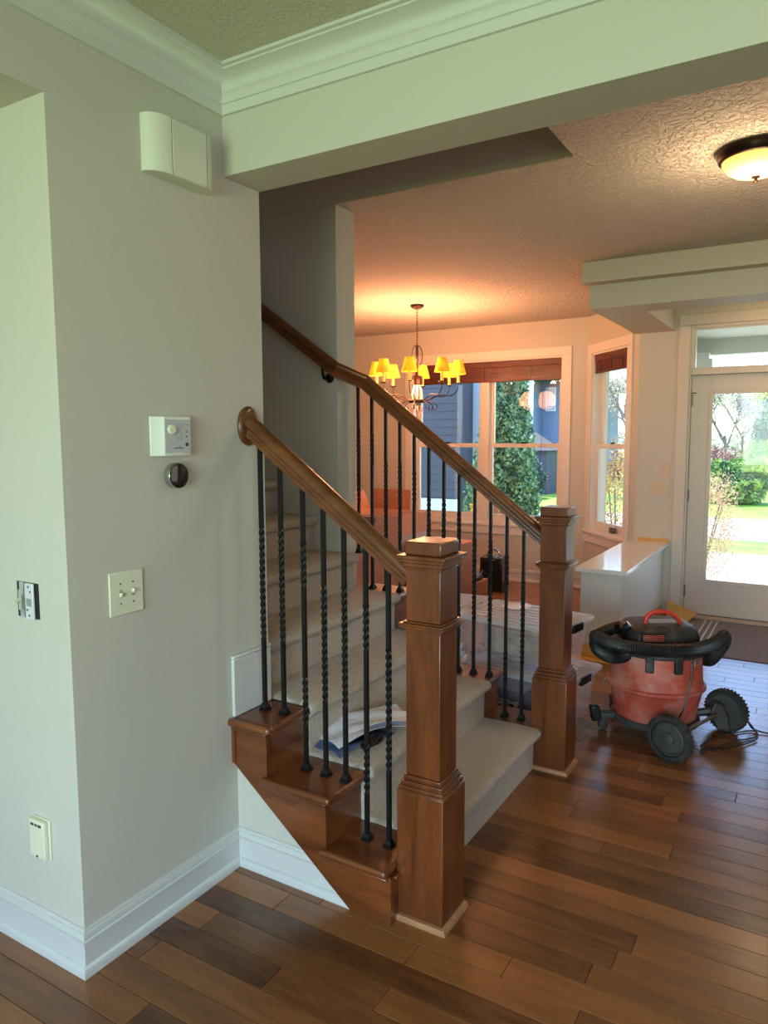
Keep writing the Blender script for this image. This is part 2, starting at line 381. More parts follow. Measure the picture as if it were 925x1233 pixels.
# half wall between dining room and entry
hw = tag(obj('wall_half', box(-1.42, -1.14, 5.075, 6.649, 0, .61), WHITE), 'low white half wall beside the entry with a flat cap', 'wall', kind='structure')
obj('cap', box(-1.452, -1.098, 5.035, 6.648, .611, .642), mat('cap_gloss', srgb(226, 226, 222), .12), hw, bevel=.003)
# masking paper
PAPER = mat('masking_paper', srgb(206, 160, 84), .6, noise=(6, .08))
mp_ = thing('masking_paper', 'yellow masking paper taped around the foot of the half wall', 'masking paper', (-1.14, 5.07, 0))
obj('front_strip', sweep([(-1.46, 5.073), (-1.136, 5.073), (-1.136, 6.60)], [(0, .095), (.003, .095), (.004, .006), (.10, .004), (.10, .0015), (0, .0015)], 1), PAPER, mp_).matrix_parent_inverse = Matrix.Translation((1.14, -5.07, 0))
fl = bmesh.new(); q = [(-1.05, 6.40, .004), (-.90, 6.38, .006), (-.845, 6.625, .05), (-1.10, 6.63, .13)]
vs = [fl.verts.new(p) for p in q] + [fl.verts.new((p[0], p[1]+.002, p[2]-.003)) for p in q]
fl.faces.new(vs[:4]); fl.faces.new(vs[4:][::-1])
for i in range(4): fl.faces.new((vs[i], vs[(i+1) % 4], vs[4+(i+1) % 4], vs[4+i]))
obj('loose_flap', fl, PAPER, mp_).matrix_parent_inverse = Matrix.Translation((1.14, -5.07, 0))
# tape along the wall above the cap
tag(obj('masking_tape', box(-1.36, -1.10, 6.640, 6.649, .643, .668), PAPER), 'pale yellow tape strip where the half wall cap meets the wall', 'tape')

# ================================================================== WINDOWS
FRAME = mat('window_frame_paint', srgb(226, 218, 206), .35)
def window(name, root, W, z0, z1, units, casing, label, meet, hidden_jamb=.10):
    """local: x 0..W opening, y outward, z abs"""
    tag(root, label, 'window', kind='structure')
    c = .088
    bm = bmesh.new()
    for a in ((-c, 0, z0-.03, z1), (W, W+c, z0-.03, z1), (-c, W+c, z1, z1+c)):
        bx(bm, a[0], a[1], -.018, 0, a[2], a[3])
    obj('casing', bm, FRAME, root, bevel=.004)
    obj('stool', box(-c-.02, W+c+.02, -.035, .0, z0-.03, z0), FRAME, root, bevel=.006)
    obj('apron', box(-c, W+c, -.016, 0, z0-.12, z0-.03), FRAME, root, bevel=.004)
    bm = bmesh.new()
    bx(bm, 0, .02, 0, .16, z0, z1); bx(bm, W-.02, W, 0, .16, z0, z1); bx(bm, .02, W-.02, 0, .16, z1-.02, z1); bx(bm, .02, W-.02, 0, .16, z0, z0+.02)
    obj('jamb', bm, FRAME, root)
    us = []
    if units == 2:
        obj('mullion', box(W/2-.045, W/2+.045, .03, .14, z0+.02, z1-.02), FRAME, root, bevel=.004)
        us = [(.02, W/2-.045), (W/2+.045, W-.02)]
    else: us = [(.02, W-.02)]
    for (a, b) in us:
        for lower in (1, 0):
            za, zb = (z0+.02, meet+.03) if lower else (meet-.01, z1-.02)
            ya = .055 if lower else .095; s = .045; bt = .075 if lower else .04
            bm = bmesh.new()
            bx(bm, a, a+s, ya, ya+.035, za, zb); bx(bm, b-s, b, ya, ya+.035, za, zb)
            bx(bm, a+s, b-s, ya, ya+.035, za, za+bt); bx(bm, a+s, b-s, ya, ya+.035, zb-.045, zb)
            so = obj('sash', bm, FRAME, root, bevel=.003)
            obj('pane', box(a+s, b-s, ya+.015, ya+.019, za+bt, zb-.045), GLASS, so)
        lk = obj('sash_lock', box((a+b)/2-.035, (a+b)/2+.035, .045, .06, meet+.03, meet+.045), IRON, root, bevel=.004)
w1 = thing('window_1', '', '', (-4.05, YF, 0))
window('window_1', w1, 1.75, .62, 2.38, 2, True, 'wide double window in the dining room, two sash units side by side', 1.455)
w2 = thing('window_2', '', '', (0, 0, 0)); w2.matrix_world = MB_ @ Matrix.Translation((.10, 0, 0))
window('window_2', w2, .71, .62, 2.37, 1, True, 'narrow single window in the angled wall right of the dining window', 1.455)
obj('winder', box(.42, .50, .0, .04, .64, .70), mat('winder_metal', srgb(120, 110, 96), .4, .7), w2, bevel=.01)
# woven wood blinds
BLIND = wood('blind_wood', srgb(46, 14, 10), srgb(116, 48, 30), 'X', 4, .45, .1)
def blind(name, mtx, W, ztop, zbot, label):
    root = thing(name, label, 'blind', group='rolled up wooden blinds'); root.matrix_world = mtx
    obj('valance', box(.01, W-.01, -.045, .0, ztop-.085, ztop), BLIND, root, bevel=.004)
    for k in range(2): obj('valance_rail', box(.01, W-.01, -.05, -.044, ztop-.012-.07*k, ztop-.004-.07*k), BLIND, root)
    z = ztop-.085; i = 0
    while z > zbot:
        obj('slat', box(.015, W-.015, -.036-.004*(i % 2), -.008, z-.0145, z-.001), BLIND, root); z -= .0145; i += 1
    for f in (.2, .5, .8): obj('ladder_tape', box(W*f-.006, W*f+.006, -.044, -.041, zbot, ztop-.085), BLK2, root)
    obj('bottom_rail', box(.012, W-.012, -.042, -.01, zbot-.018, zbot), BLIND, root, bevel=.004)
blind('window_blind', Matrix.Translation((-4.05, YF+.06, 0)), 1.75, 2.38, 2.16, 'dark brown wooden blind raised at the top of the wide double window')
blind('window_blind', MB_ @ Matrix.Translation((.10, .06, 0)), .71, 2.37, 2.19, 'dark brown wooden blind raised in the narrow angled window')
def cord(a, b, label):
    tag(obj('blind_cord', tube(spline([a, ((a[0]+b[0])/2+.015, (a[1]+b[1])/2, (a[2]+b[2])/2), b], 8), .0018, 5), BLK2), label, 'cord')
cord((-2.52, YF+.02, 2.14), (-2.56, YF+.01, .86), 'thin black blind cord hanging down the right sash of the wide window')

# ================================================================== FRONT DOOR
DP = mat('door_paint', srgb(206, 192, 180), .35)
dr = thing('door_1', 'white front door with one tall glass light and a transom above', 'door', (DX0, YD, 0), kind='structure')
W = DX1-DX0
bm = bmesh.new(); c = .095
for a in ((-c, 0, .0, 2.475), (W, W+c, 0, 2.475), (-c, W+c, 2.475, 2.475+c)): bx(bm, a[0], a[1], -.02, 0, a[2], a[3])
obj('casing', bm, DP, dr, bevel=.006)
bm = bmesh.new(); bx(bm, -.0, .012, 0, .16, 0, 2.475); bx(bm, W-.012, W, 0, .16, 0, 2.475); bx(bm, .012, W-.012, 0, .16, 2.455, 2.475); bx(bm, .012, W-.012, .01, .15, 2.068, 2.115)
obj('frame', bm, DP, dr, bevel=.003)
bm = bmesh.new(); bx(bm, .012, .035, .05, .09, 2.115, 2.455); bx(bm, W-.035, W-.012, .05, .09, 2.115, 2.455); bx(bm, .035, W-.035, .05, .09, 2.115, 2.13); bx(bm, .035, W-.035, .05, .09, 2.44, 2.455)
tr = obj('transom_sash', bm, DP, dr); obj('pane', box(.035, W-.035, .068, .072, 2.13, 2.44), GLASS, tr)
bm = bmesh.new(); g0, g1, gz0, gz1 = .172, W-.172, .32, 1.918
bx(bm, .015, g0, .06, .105, .02, 2.065); bx(bm, g1, W-.015, .06, .105, .02, 2.065); bx(bm, g0, g1, .06, .105, .02, gz0); bx(bm, g0, g1, .06, .105, gz1, 2.065)
ds = obj('door_slab', bm, DP, dr, bevel=.002)
bm = bmesh.new()
for a in ((g0-.02, g0+.012, gz0-.02, gz1+.02), (g1-.012, g1+.02, gz0-.02, gz1+.02), (g0+.012, g1-.012, gz0-.02, gz0+.012), (g0+.012, g1-.012, gz1-.012, gz1+.02)):
    bx(bm, a[0], a[1], .05, .062, a[2], a[3])
obj('glazing_bead', bm, DP, ds, bevel=.004)
obj('glass_light', box(g0, g1, .08, .084, gz0, gz1), GLASS, ds)
HINGE = mat('hinge_metal', srgb(120, 112, 100), .4, .8)
for z in (.22, 1.05, 1.86): obj('hinge', lathe([(.008, z-.05), (.008, z+.05)], 10, Matrix.Translation((.016, .052, 0))), HINGE, dr, smooth=True)
obj('top_hinge_stop', box(-.005, .05, .040, .048, 1.915, 1.923), IRON, dr)
obj('threshold', box(.0, W, -.03, .16, 0, .018), mat('threshold_wood', srgb(196, 170, 150), .4), dr, bevel=.004)
obj('door_sweep', box(.014, W-.014, .056, .10, .018, .0235), BLK2, dr)

# entry rug
RUG = mat('grey_rug', srgb(134, 124, 132), .95, bump=(300, .8, 2, .006), noise=(160, .35))
rg = thing('entry_rug', 'grey speckled mat with three pale stripes inside the front door', 'rug', (-.82, 5.53, .001))
obj('rug_body', box(0, 1.5, 0, 1.06, 0, .007), RUG, rg, bevel=.003)
for k in range(3): obj('stripe', box(.045+.045*k, .058+.045*k, .02, 1.04, .0068, .0085), mat('rug_stripe', srgb(206, 200, 196), .9), rg)

# ================================================================== STAIRCASE
RS, TR = .187, .2515
def RX(k): return -1.11-TR*(k-1)
st = thing('staircase', 'oak stained staircase rising left with a beige carpet runner', 'staircase', (0, 0, 0))
YN, YFAR = 1.884, 3.392
for k in range(1, 5):
    # nosed tread, returned nosing both sides
    y0 = 1.862 if k < 4 else 2.095
    y1 = 3.418
    bm = box(RX(k+1)-.02, RX(k)+.027, y0, y1, k*RS-.028, k*RS)
    if k == 1:
        bm.free(); bm = bmesh.new(); bx(bm, RX(2)-.02, -1.118, 1.862, 3.418, k*RS-.028, k*RS); bx(bm, -1.118, RX(1)+.027, 2.10, 3.19, k*RS-.028, k*RS)
    if k == 3:
        bm.free(); bm = bmesh.new(); bx(bm, -1.795, RX(3)+.027, 1.862, 1.886, k*RS-.028, k*RS); bx(bm, WX+.001, RX(3)+.027, 1.886, 2.095, k*RS-.028, k*RS); bx(bm, RX(4)-.02, RX(3)+.027, 2.095, 3.418, k*RS-.028, k*RS)
    obj('tread', bm, STAIRX, st, bevel=.011, seg=3)
    ya, yb = (YN, YFAR) if k < 4 else (2.095, YFAR)
    obj('riser', box(RX(k)-.018, RX(k)-.0005, ya+(.0172 if k < 4 else .001), yb-.0175, (k-1)*RS, k*RS-.028), STAIRY, st)
    if k < 4:
        obj('cove', box(RX(k)-.003, RX(k)+.010, ya+.02, yb, k*RS-.042, k*RS-.028), STAIRY, st, bevel=.005)
# near skirt: stepped board with the sloping lower edge
sk = [(-1.11, 0.0), (-1.268, 0.0), (WX+.001, .394), (WX+.001, 3*RS-.028), (RX(3), 3*RS-.028), (RX(3), 2*RS-.028), (RX(2), 2*RS-.028), (RX(2), RS-.028), (-1.11, RS-.028)]
def skirt(pts, y0, y1):
    bm = bmesh.new()
    bms = prism(pts, 'y', y0, y1, bm); return bms
obj('skirt_board', skirt(sk, YN, 1.905), STAIRX, st)
obj('skirt_return', box(WX+.001, WX+.016, 1.878, 1.888, .394, 3*RS-.028), STAIRZ, st)
for k in (1, 2, 3):
    x0 = RX(k+1) if k < 3 else WX+.001
    obj('return_cove', box(x0 if k == 3 else x0, RX(k)+.004 if k > 1 else -1.12, YN-.011, YN, k*RS-.042, k*RS-.028), STAIRX, st, bevel=.005)
sk2 = [(-1.11, 0.0), (-2.19, 0), (-2.19, 4*RS-.028), (RX(4), 4*RS-.028), (RX(4), 3*RS-.028), (RX(3), 3*RS-.028), (RX(3), 2*RS-.028), (RX(2), 2*RS-.028), (RX(2), RS-.028), (-1.11, RS-.028)]
obj('far_skirt_board', skirt(sk2, 3.376, YFAR), STAIRX, st)
# the quarter round at the bottom, and block skirting above the third tread
obj('wall_skirting_block', box(WX, WX+.013, 1.886, 2.09, 3*RS+.001, .772), WHITE, st, bevel=.003)
obj('skirting_bead', box(WX, WX+.017, 1.883, 2.09, .772, .786), WHITE, st, bevel=.005)
# carpet runner: one folded slab, steps 1..13
prof = []
T = .014
for k in range(1, 14):
    x = RX(k)+T; z = k*RS+T
    prof.append((x, (k-1)*RS+(T if k > 1 else 0.001)))
    prof.append((x+.002, z-.062)); prof.append((x+.016, z-.050))
    for j in range(7):
        a = -PI/2+PI*j/6*1.0
        prof.append((x+.012+.026*math.cos(a) if True else 0, z-.024+.024*math.sin(a)))
    prof.append((x-.10, z+.001))
    prof.append((RX(k+1)+T+.02, z)); 
def clean(pr):
    out = [pr[0]]
    for p in pr[1:]:
        if (Vector(p)-Vector(out[-1])).length > .002: out.append(p)
    return out
prof = clean(prof)
bm = bmesh.new()
ys = [(2.104, .013), (2.105, .008), (2.108, .004), (2.113, .001), (2.119, 0), (2.4, 0), (2.7, 0), (3.0, 0), (3.181, 0), (3.187, .001), (3.192, .004), (3.195, .008), (3.196, .013)]
N = len(prof); rings = []; nrm = []
for i in range(N):
    a = Vector(prof[max(i-1, 0)]); b = Vector(prof[min(i+1, N-1)]); t = (b-a).normalized(); nrm.append(Vector((-t.y, t.x)))
def inset(i, ins): return (prof[i][0]+nrm[i].x*ins*INS, prof[i][1]+nrm[i].y*ins*INS)
INS = -1 if (prof[3][0]+nrm[3].x*.01 > prof[3][0]) else 1
for yv, ins in ys:
    rings.append([bm.verts.new((inset(i, ins)[0], yv, inset(i, ins)[1])) for i in range(N)])
for a, b in zip(rings, rings[1:]):
    for i in range(N-1): bm.faces.new((a[i], a[i+1], b[i+1], b[i]))
# the cut ends: strips from the folded surface down to the slab behind it
def under(i):
    x_ = prof[i][0]; kk = max(1, min(13, int((RX(1)+T-x_)/TR+1)))
    return (x_-.09, max(.001, prof[i][1]-.07))
for yv in (ys[0][0], ys[-1][0]):
    top = [bm.verts.new((inset(i, .013)[0], yv, inset(i, .013)[1])) for i in range(N)]
    low = [bm.verts.new((under(i)[0], yv, under(i)[1])) for i in range(N)]
    for i in range(N-1): bm.faces.new((top[i], top[i+1], low[i+1], low[i]))
car = obj('carpet_runner', bm, CARPET, st, smooth=True); car['label'] = 'thick beige cut pile carpet'

# newel posts
def newel(parent, cx, cy):
    root = bpy.data.objects.new('newel_post', None); C.objects.link(root); root.parent = parent; root.location = (cx, cy, 0)
    def sq(h, z0, z1, m=STAIRZ, b=.003, nm='block'): return obj(nm, box(-h, h, -h, h, z0, z1), m, root, bevel=b)
    bm = bmesh.new()
    for h, z0, z1 in ((.0825, 0, .435),): bx(bm, -h, h, -h, h, z0, z1)
    obj('base_box', bm, STAIRZ, root, bevel=.003)
    bm = bmesh.new()
    for h, z0, z1 in ((.0815, .435, .440), (.078, .440, .452), (.074, .452, .456), (.073, .456, .468), (.068, .468, .472), (.0665, .472, .484)): bx(bm, -h, h, -h, h, z0, z1)
    obj('base_moulding', bm, STAIRZ, root, bevel=.002)
    sq(.0605, .484, .955, nm='shaft')
    bm = bmesh.new()
    for h, z0, z1 in ((.064, .952, .960), (.069, .960, .966), (.077, .966, .974), (.0785, .974, .981), (.068, .981, .986)): bx(bm, -h, h, -h, h, z0, z1)
    obj('collar_moulding', bm, STAIRZ, root, bevel=.002)
    sq(.0605, .986, 1.155, nm='neck')
    bm = bmesh.new()
    for h, z0, z1 in ((.0645, 1.150, 1.158), (.068, 1.158, 1.172), (.077, 1.172, 1.184), (.084, 1.184, 1.196)): bx(bm, -h, h, -h, h, z0, z1)
    obj('cap_moulding', bm, STAIRZ, root, bevel=.003)
    sq(.064, 1.196, 1.238, nm='cap', b=.005)
    # pale shoe
    h = .0825
    bm = sweep([(-h, h), (-h, -h), (h, -h), (h, h)], [(0, 0), (.016, 0), (.0155, .010), (.010, .017), (0, .019)], -1)
    bm.free(); bm = sweep([(-h, h), (-h, -h), (h, -h), (h, h)], [(0, 0), (.016, 0), (.0155, .010), (.010, .017), (0, .019)], 1)
    so = obj('shoe_moulding', bm, SHOEM, root, smooth=True); so['label'] = 'pale unstained shoe moulding'
    return root
# twisted iron baluster; mesh made along z, twist zones in metres above the tread
def baluster_mesh(length, zones):
    bm = bmesh.new(); hw_ = .0068; dz = .0055; n = int(length/dz); rings = []; ang = 0
    for i in range(n+1):
        z = length*i/n
        inz = any(a <= z <= b for a, b in zones)
        if inz: ang += 2*PI/.105*(length/n)
        elif ang: 
            ang = round(ang/(PI/2))*PI/2
        s = hw_*1.0
        ca, sa = math.cos(ang), math.sin(ang)
        if inz or i in (0, n) or True:
            pts = []
            for (px_, py_) in ((1, 1), (-1, 1), (-1, -1), (1, -1)):
                X, Y = px_*s, py_*s
                if inz: X *= 1.12; Y *= 1.12
                pts.append(bm.verts.new((X*ca-Y*sa, X*sa+Y*ca, z)))
                if inz or True:
                    # hollow the faces a little so that the twist reads
                    nx, ny = {(1, 1): (0, 1), (-1, 1): (-1, 0), (-1, -1): (0, -1), (1, -1): (1, 0)}[(px_, py_)]
                    q_ = s*(.62 if inz else 1.0)
                    pts.append(bm.verts.new((nx*q_*ca-ny*q_*sa, nx*q_*sa+ny*q_*ca, z)))
            rings.append((z, pts))
    for (za, a), (zb, b) in zip(rings, rings[1:]):
        for j in range(8): bm.faces.new((a[j], a[(j+1) % 8], b[(j+1) % 8], b[j]))
    bm.faces.new(rings[0][1][::-1]); bm.faces.new(rings[-1][1])
    return bm
def baluster(parent, x, y, z0, z1, kind, nm='baluster'):
    L = z1-z0
    zones = [(.27, .68)] if kind == 'S' else [(.17, .34), (L-.36, L-.20)] if kind == 'D' else [(.25, .62)]
    o = obj(nm, baluster_mesh(L, zones), IRON, parent); o.location = (x, y, z0)
    bm = bmesh.new(); bx(bm, -.0165, .0165, -.0165, .0165, 0, .008); bx(bm, -.0135, .0135, -.0135, .0135, .008, .014)
    a = [bm.verts.new(p) for p in ((-.0135, -.0135, .014), (.0135, -.0135, .014), (.0135, .0135, .014), (-.0135, .0135, .014))]
    b = [bm.verts.new(p) for p in ((-.009, -.009, .026), (.009, -.009, .026), (.009, .009, .026), (-.009, .009, .026))]
    for j in range(4): bm.faces.new((a[j], a[(j+1) % 4], b[(j+1) % 4], b[j]))
    bm.faces.new(b)
    s = obj('shoe', bm, IRON, o)
    return o
RP = [(-.024, -.034), (.024, -.034), (.024, -.022), (.020, -.018), (.020, -.008), (.031, .002), (.031, .012), (.026, .022), (.014, .030), (0, .033), (-.014, .030), (-.026, .022), (-.031, .012), (-.031, .002), (-.020, -.008), (-.020, -.018), (-.024, -.022)]
r1 = thing('stair_railing', 'near stair railing with seven twisted iron balusters and a wall rosette', 'railing', (-1.03, 2.0, 0))
r1i = Matrix.Translation((1.03, -2.0, 0))
def sub(o, inv): o.matrix_parent_inverse = inv; return o
newel(r1, -1.0345+1.03, 2.0175-2.0)
SL = .738
def rail1(x): return 1.139+SL*(-1.125-x)
sub(obj('handrail', sweep3([(WX+.012, 2.0, rail1(WX+.012)), (-1.096, 2.0, rail1(-1.096))], RP), RAILM, r1, smooth=True), r1i)
rs = bmesh.new()
mt = Matrix.Translation((WX, 2.0, 1.600)) @ Matrix.Diagonal((1, .78, 1.05, 1)) @ Matrix.Rotation(PI/2, 4, 'Y')
lathe([(.066, .0), (.067, .008), (.062, .014), (.055, .017), (.050, .018)], 40, mt, rs)
sub(obj('rosette', rs, RAILM, r1, smooth=True), r1i)
kinds = 'SDSSDSS'
for i, x in enumerate((-1.184, -1.271, -1.357, -1.441, -1.527, -1.624, -1.713)):
    k = 1 if i < 2 else 2 if i < 5 else 3
    b = baluster(r1, x+1.03, 0.0, k*RS, rail1(x)-.036, kinds[i])

r2_ = thing('stair_railing', 'far stair railing with iron balusters, bending handrail climbing the stairwell wall', 'railing', (-1.03, 3.28, 0))
r2i = Matrix.Translation((1.03, -3.28, 0))
newel(r2_, 0, -.003)
def rail2(x): return 1.098+.768*(-1.106-x)
xb = -2.085
path = [(-1.09, 3.28, rail2(-1.09)), (xb, 3.28, rail2(xb)), (-2.155, 3.11, 1.905), (-2.66, 3.11, 2.262), (-4.2, 3.11, 3.36)]
sub(obj('handrail', sweep3(path[::-1], RP), RAILM, r2_, smooth=True), r2i)
bk = bmesh.new(); lathe([(.026, 0), (.026, .006), (.012, .012)], 20, Matrix.Translation((-2.235, 3.18, 1.868)) @ Matrix.Rotation(PI/2, 4, 'X'), bk)
tube(spline([(-2.235, 3.17, 1.868), (-2.235, 3.13, 1.862), (-2.233, 3.112, 1.885), (-2.233, 3.11, 1.925)], 5), .007, 8, bk)
sub(obj('wall_bracket', bk, IRON, r2_, smooth=True), r2i)
for k in range(12):
    x = -1.193-.0847*k
    st_k = 1+int((RX(1)-x)/TR)
    kd = 'D' if k % 3 == 1 else 'S'
    baluster(r2_, x+1.03, 0, max(1, st_k)*RS, rail2(x)-.038, kd)

# ================================================================== SMALL WALL THINGS
INV = mat('device_white', srgb(214, 214, 200), .4)
t = thing('door_chime', 'pale plastic chime box with rounded left end high on the left wall', 'door chime', (WX, 1.56, 2.345))
pts = [(0, 0), (0, .25), (.045, .25), (.055, .235), (.058, .22), (.058, .065), (.052, .035), (.036, .01), (.016, .0)]
bm = prism([(p[0], p[1]) for p in pts], 'z', 0, .165)
obj('housing', bm, INV, t, bevel=.002)
obj('front_panel', box(.0565, .060, .072, .212, .003, .162), INV, t, bevel=.001)
for yv in (.070, .214): obj('seam', box(.0572, .0586, yv-.001, yv+.001, .001, .164), mat('seam', srgb(110, 108, 90), .8), t)

t = thing('ventilation_control', 'white square wall control with a round dial and printed panel', 'thermostat', (WX, 1.555, 1.503))
bm = prism([(0, 0), (0, .148), (.022, .148), (.026, .145), (.026, .036), (.020, .030), (.005, .0)], 'z', 0, .122)
obj('housing', bm, mat('control_white', srgb(226, 228, 214), .35), t, bevel=.0015)
GREYP = mat('panel_grey', srgb(186, 192, 196), .4); INK = mat('grey_ink', srgb(60, 66, 76), .6)
obj('face_panel', box(.0255, .0268, .038, .142, .010, .113), GREYP, t)
bm = lathe([(.0155, 0), (.0150, .007), (.0125, .009)], 28, Matrix.Translation((.0265, .064, .082)) @ Matrix.Rotation(PI/2, 4, 'Y'))
obj('dial', bm, PLASTW, t, smooth=True)
bm = bmesh.new(); lathe([(.006, 0), (.0058, .002)], 16, Matrix.Translation((.0268, .127, .035)) @ Matrix.Rotation(PI/2, 4, 'Y'), bm)
bx(bm, .0266, .0282, .1235, .1285, .073, .077); bx(bm, .0266, .0282, .124, .128, .057, .062)
obj('buttons', bm, INK, t)
bm = bmesh.new()
for z in (.113-.0, .098, .048, .010): bx(bm, .0266, .0272, .117, .138, z-.0006, z)
for yy, z in ((.096, .100), (.106, .100), (.106, .092), (.106, .064)): bx(bm, .0266, .0272, yy-.002, yy+.002, z, z+.002)
bx(bm, .0266, .0272, .088, .112, .0565, .0575); bx(bm, .0266, .0272, .088, .112, .050, .051)
for a in range(9):
    th = a/8*PI*1.5-PI*.25; bx(bm, .0266, .0272, .064+.021*math.cos(th)-.001, .064+.021*math.cos(th)+.001, .082+.021*math.sin(th)-.001, .082+.021*math.sin(th)+.001)
for a in range(10): bx(bm, .0266, .0272, .073+.0042*a, .0755+.0042*a, .0225, .0255)
pt = [(.0952, .028), (.0928, .0235), (.0976, .0235)]
prism([(p[0], p[1]+.0035) for p in pt], 'x', .0266, .0273, bm)
obj('printed_marks', bm, INK, t)

t = thing('round_thermostat', 'round thermostat with steel ring and black glossy face', 'thermostat', (WX, 1.645, 1.440))
mtx = Matrix.Rotation(PI/2, 4, 'Y')
obj('metal_ring', lathe([(.034, 0), (.041, .004), (.041, .024), (.0395, .027)], 48, mtx), mat('brushed_steel', srgb(190, 190, 180), .25, 1), t, smooth=True)
obj('black_face', lathe([(.0392, .025), (.0385, .0285), (.030, .0300)], 48, mtx), mat('glossy_black', srgb(8, 8, 10), .05, coat=1), t, smooth=True)

def toggle_plate(name, label, loc, axis, W, Hh, n, grp=None, cat='light switch', rocker=False, mtl=None):
    rot = {'x': PI/2, 'y': 0}[axis]
    t = thing(name, label, cat, loc, rot, grp)  # local: x along wall, -y out of wall
    m = mtl or PLASTW
    obj('cover_plate', box(-W/2, W/2, -.006, 0, -Hh/2, Hh/2), m, t, bevel=.003)
    for i in range(n):
        cx_ = (i-(n-1)/2)*.046
        if rocker: obj('rocker', box(cx_-.016, cx_+.016, -.0085, -.006, -.033, .033), m, t, bevel=.002)
        else:
            obj('toggle', box(-.0045, .0045, -.014, -.004, -.006, .007, mtx=Matrix.Translation((cx_, 0, 0)) @ Matrix.Rotation(R(-22 if i else 22), 4, 'X')), m, t, bevel=.002)
            obj('toggle_slot', box(cx_-.006, cx_+.006, -.0068, -.0058, -.012, .012), mat('slot', srgb(170, 170, 140), .6), t)
        for s in (-1, 1): obj('screw', lathe([(.0032, 0), (.0026, .0012)], 10, Matrix.Translation((cx_, -.0058, s*.030)) @ Matrix.Rotation(PI/2, 4, 'X')), INK, t)
    return t
toggle_plate('light_switch', 'ivory two-gang toggle switch plate on the left wall below the thermostats', (WX, 1.443, 1.099), 'x', .124, .130, 2)
toggle_plate('light_switch', 'pale three-gang rocker switch plate beside the front door, lower of the two', (-1.194, YD, 1.106), 'y', .162, .122, 3, None, rocker=True, mtl=mat('beige_plate', srgb(206, 186, 160), .4))
toggle_plate('light_switch', 'small single pale wall plate just above the three-gang switch', (-1.150, YD, 1.262), 'y', .066, .118, 1, None, rocker=True, mtl=mat('beige_plate2', srgb(206, 186, 160), .4))

# open electrical box, face at y=1.25
GALV = mat('galvanised_steel', srgb(196, 198, 198), .35, .5, noise=(60, .2)); t = thing('electrical_box', 'uncovered wall box with bare metal dimmer and switch, cover plate missing', 'electrical box', (-1.953, 1.25, 1.093))
obj('box_recess', box(-.050, .050, -.0025, 0, -.052, .052), mat('box_dark', srgb(34, 32, 28), .8), t)
sw = obj('switch_body', box(-.036, -.012, -.010, -.002, -.032, .030), mat('switch_grey', srgb(170, 172, 160), .5, noise=(80, .4)), t, bevel=.002)
obj('yoke', box(-.034, -.014, -.006, -.003, -.052, .052), GALV, sw); obj('toggle', box(-.003, .003, -.030, -.008, -.004, .004, mtx=Matrix.Translation((-.026, 0, .006)) @ Matrix.Rotation(R(20), 4, 'X')), PLASTW, sw)
obj('green_label', box(-.018, -.012, -.0112, -.0098, -.022, .016), mat('green_print', srgb(96, 130, 96), .5), sw)
dm = obj('dimmer_plate', box(.0, .038, -.012, -.006, -.054, .052), mat('aluminium', srgb(226, 228, 230), .3, .3), t, bevel=.001)
obj('heat_sink', box(.008, .030, -.0135, -.0115, -.014, .008), mat('aluminium_shade', srgb(166, 170, 168), .4, .4), dm)
for px_, pz_ in ((.018, .042), (.026, .028), (.010, -.026), (.018, -.042)): obj('screw_hole', lathe([(.0035, 0), (.003, .001)], 10, Matrix.Translation((px_, -.012, pz_)) @ Matrix.Rotation(PI/2, 4, 'X')), INK, dm)

t = thing('wall_jack', 'ivory low wall jack with raised cover near the baseboard corner', 'wall jack', (-1.945, 1.25, .372))
obj('back_plate', box(-.040, .042, -.006, 0, -.062, .062), PLASTW, t, bevel=.002)
obj('raised_cover', box(-.036, .036, -.022, -.006, -.058, .060), PLASTW, t, bevel=.004)
obj('inner_panel', box(-.026, .026, -.0235, -.0215, -.044, .040), PLASTW, t, bevel=.001)
for a, b in ((-.024, -.010), (-.004, .004), (.010, .024)): obj('slot', box(a, b, -.0238, -.0216, .043, .050), INK, t)
obj('screw', box(-.004, .004, -.0238, -.0216, -.053, -.048), INK, t)

# ================================================================== LIGHT FITTINGS
BRZ = mat('bronze', srgb(44, 26, 18), .35, .7)
def flush(loc, label, power, r=.155):
    t = thing('ceiling_light', label, 'ceiling light', loc)
    obj('bronze_rim', lathe([(r*.9, 0), (r, -.004), (r, -.020), (r*.97, -.028), (r*.95, -.040), (r*.90, -.046), (r*.82, -.046)], 48), BRZ, t, smooth=True)
    g = mat('alabaster_glass', srgb(250, 220, 170), .4, emit=(srgb(255, 196, 96), 1.0)); gm = obj('glass_bowl', lathe([(r*.86, -.044), (r*.85, -.056), (r*.74, -.080), (r*.55, -.098), (r*.30, -.108), (.012, -.111)], 48), g, t, smooth=True)
    obj('finial', lathe([(.004, -.106), (.018, -.110), (.016, -.115), (.006, -.119), (.009, -.126), (.010, -.131), (.004, -.137)], 16), BRZ, t, smooth=True)
    light('bulb', 'POINT', (loc[0], loc[1], loc[2]-.27), power*1.8, (1, .72, .42), shadow_soft_size=.1)
flush((-.292, 3.50, 2.74), 'bronze rimmed flush light with glowing alabaster bowl on the foyer ceiling', 6.5)
flush((-.23, 6.02, 2.739), 'small flush light inside the soffit bay over the front door', 3.0, .13)

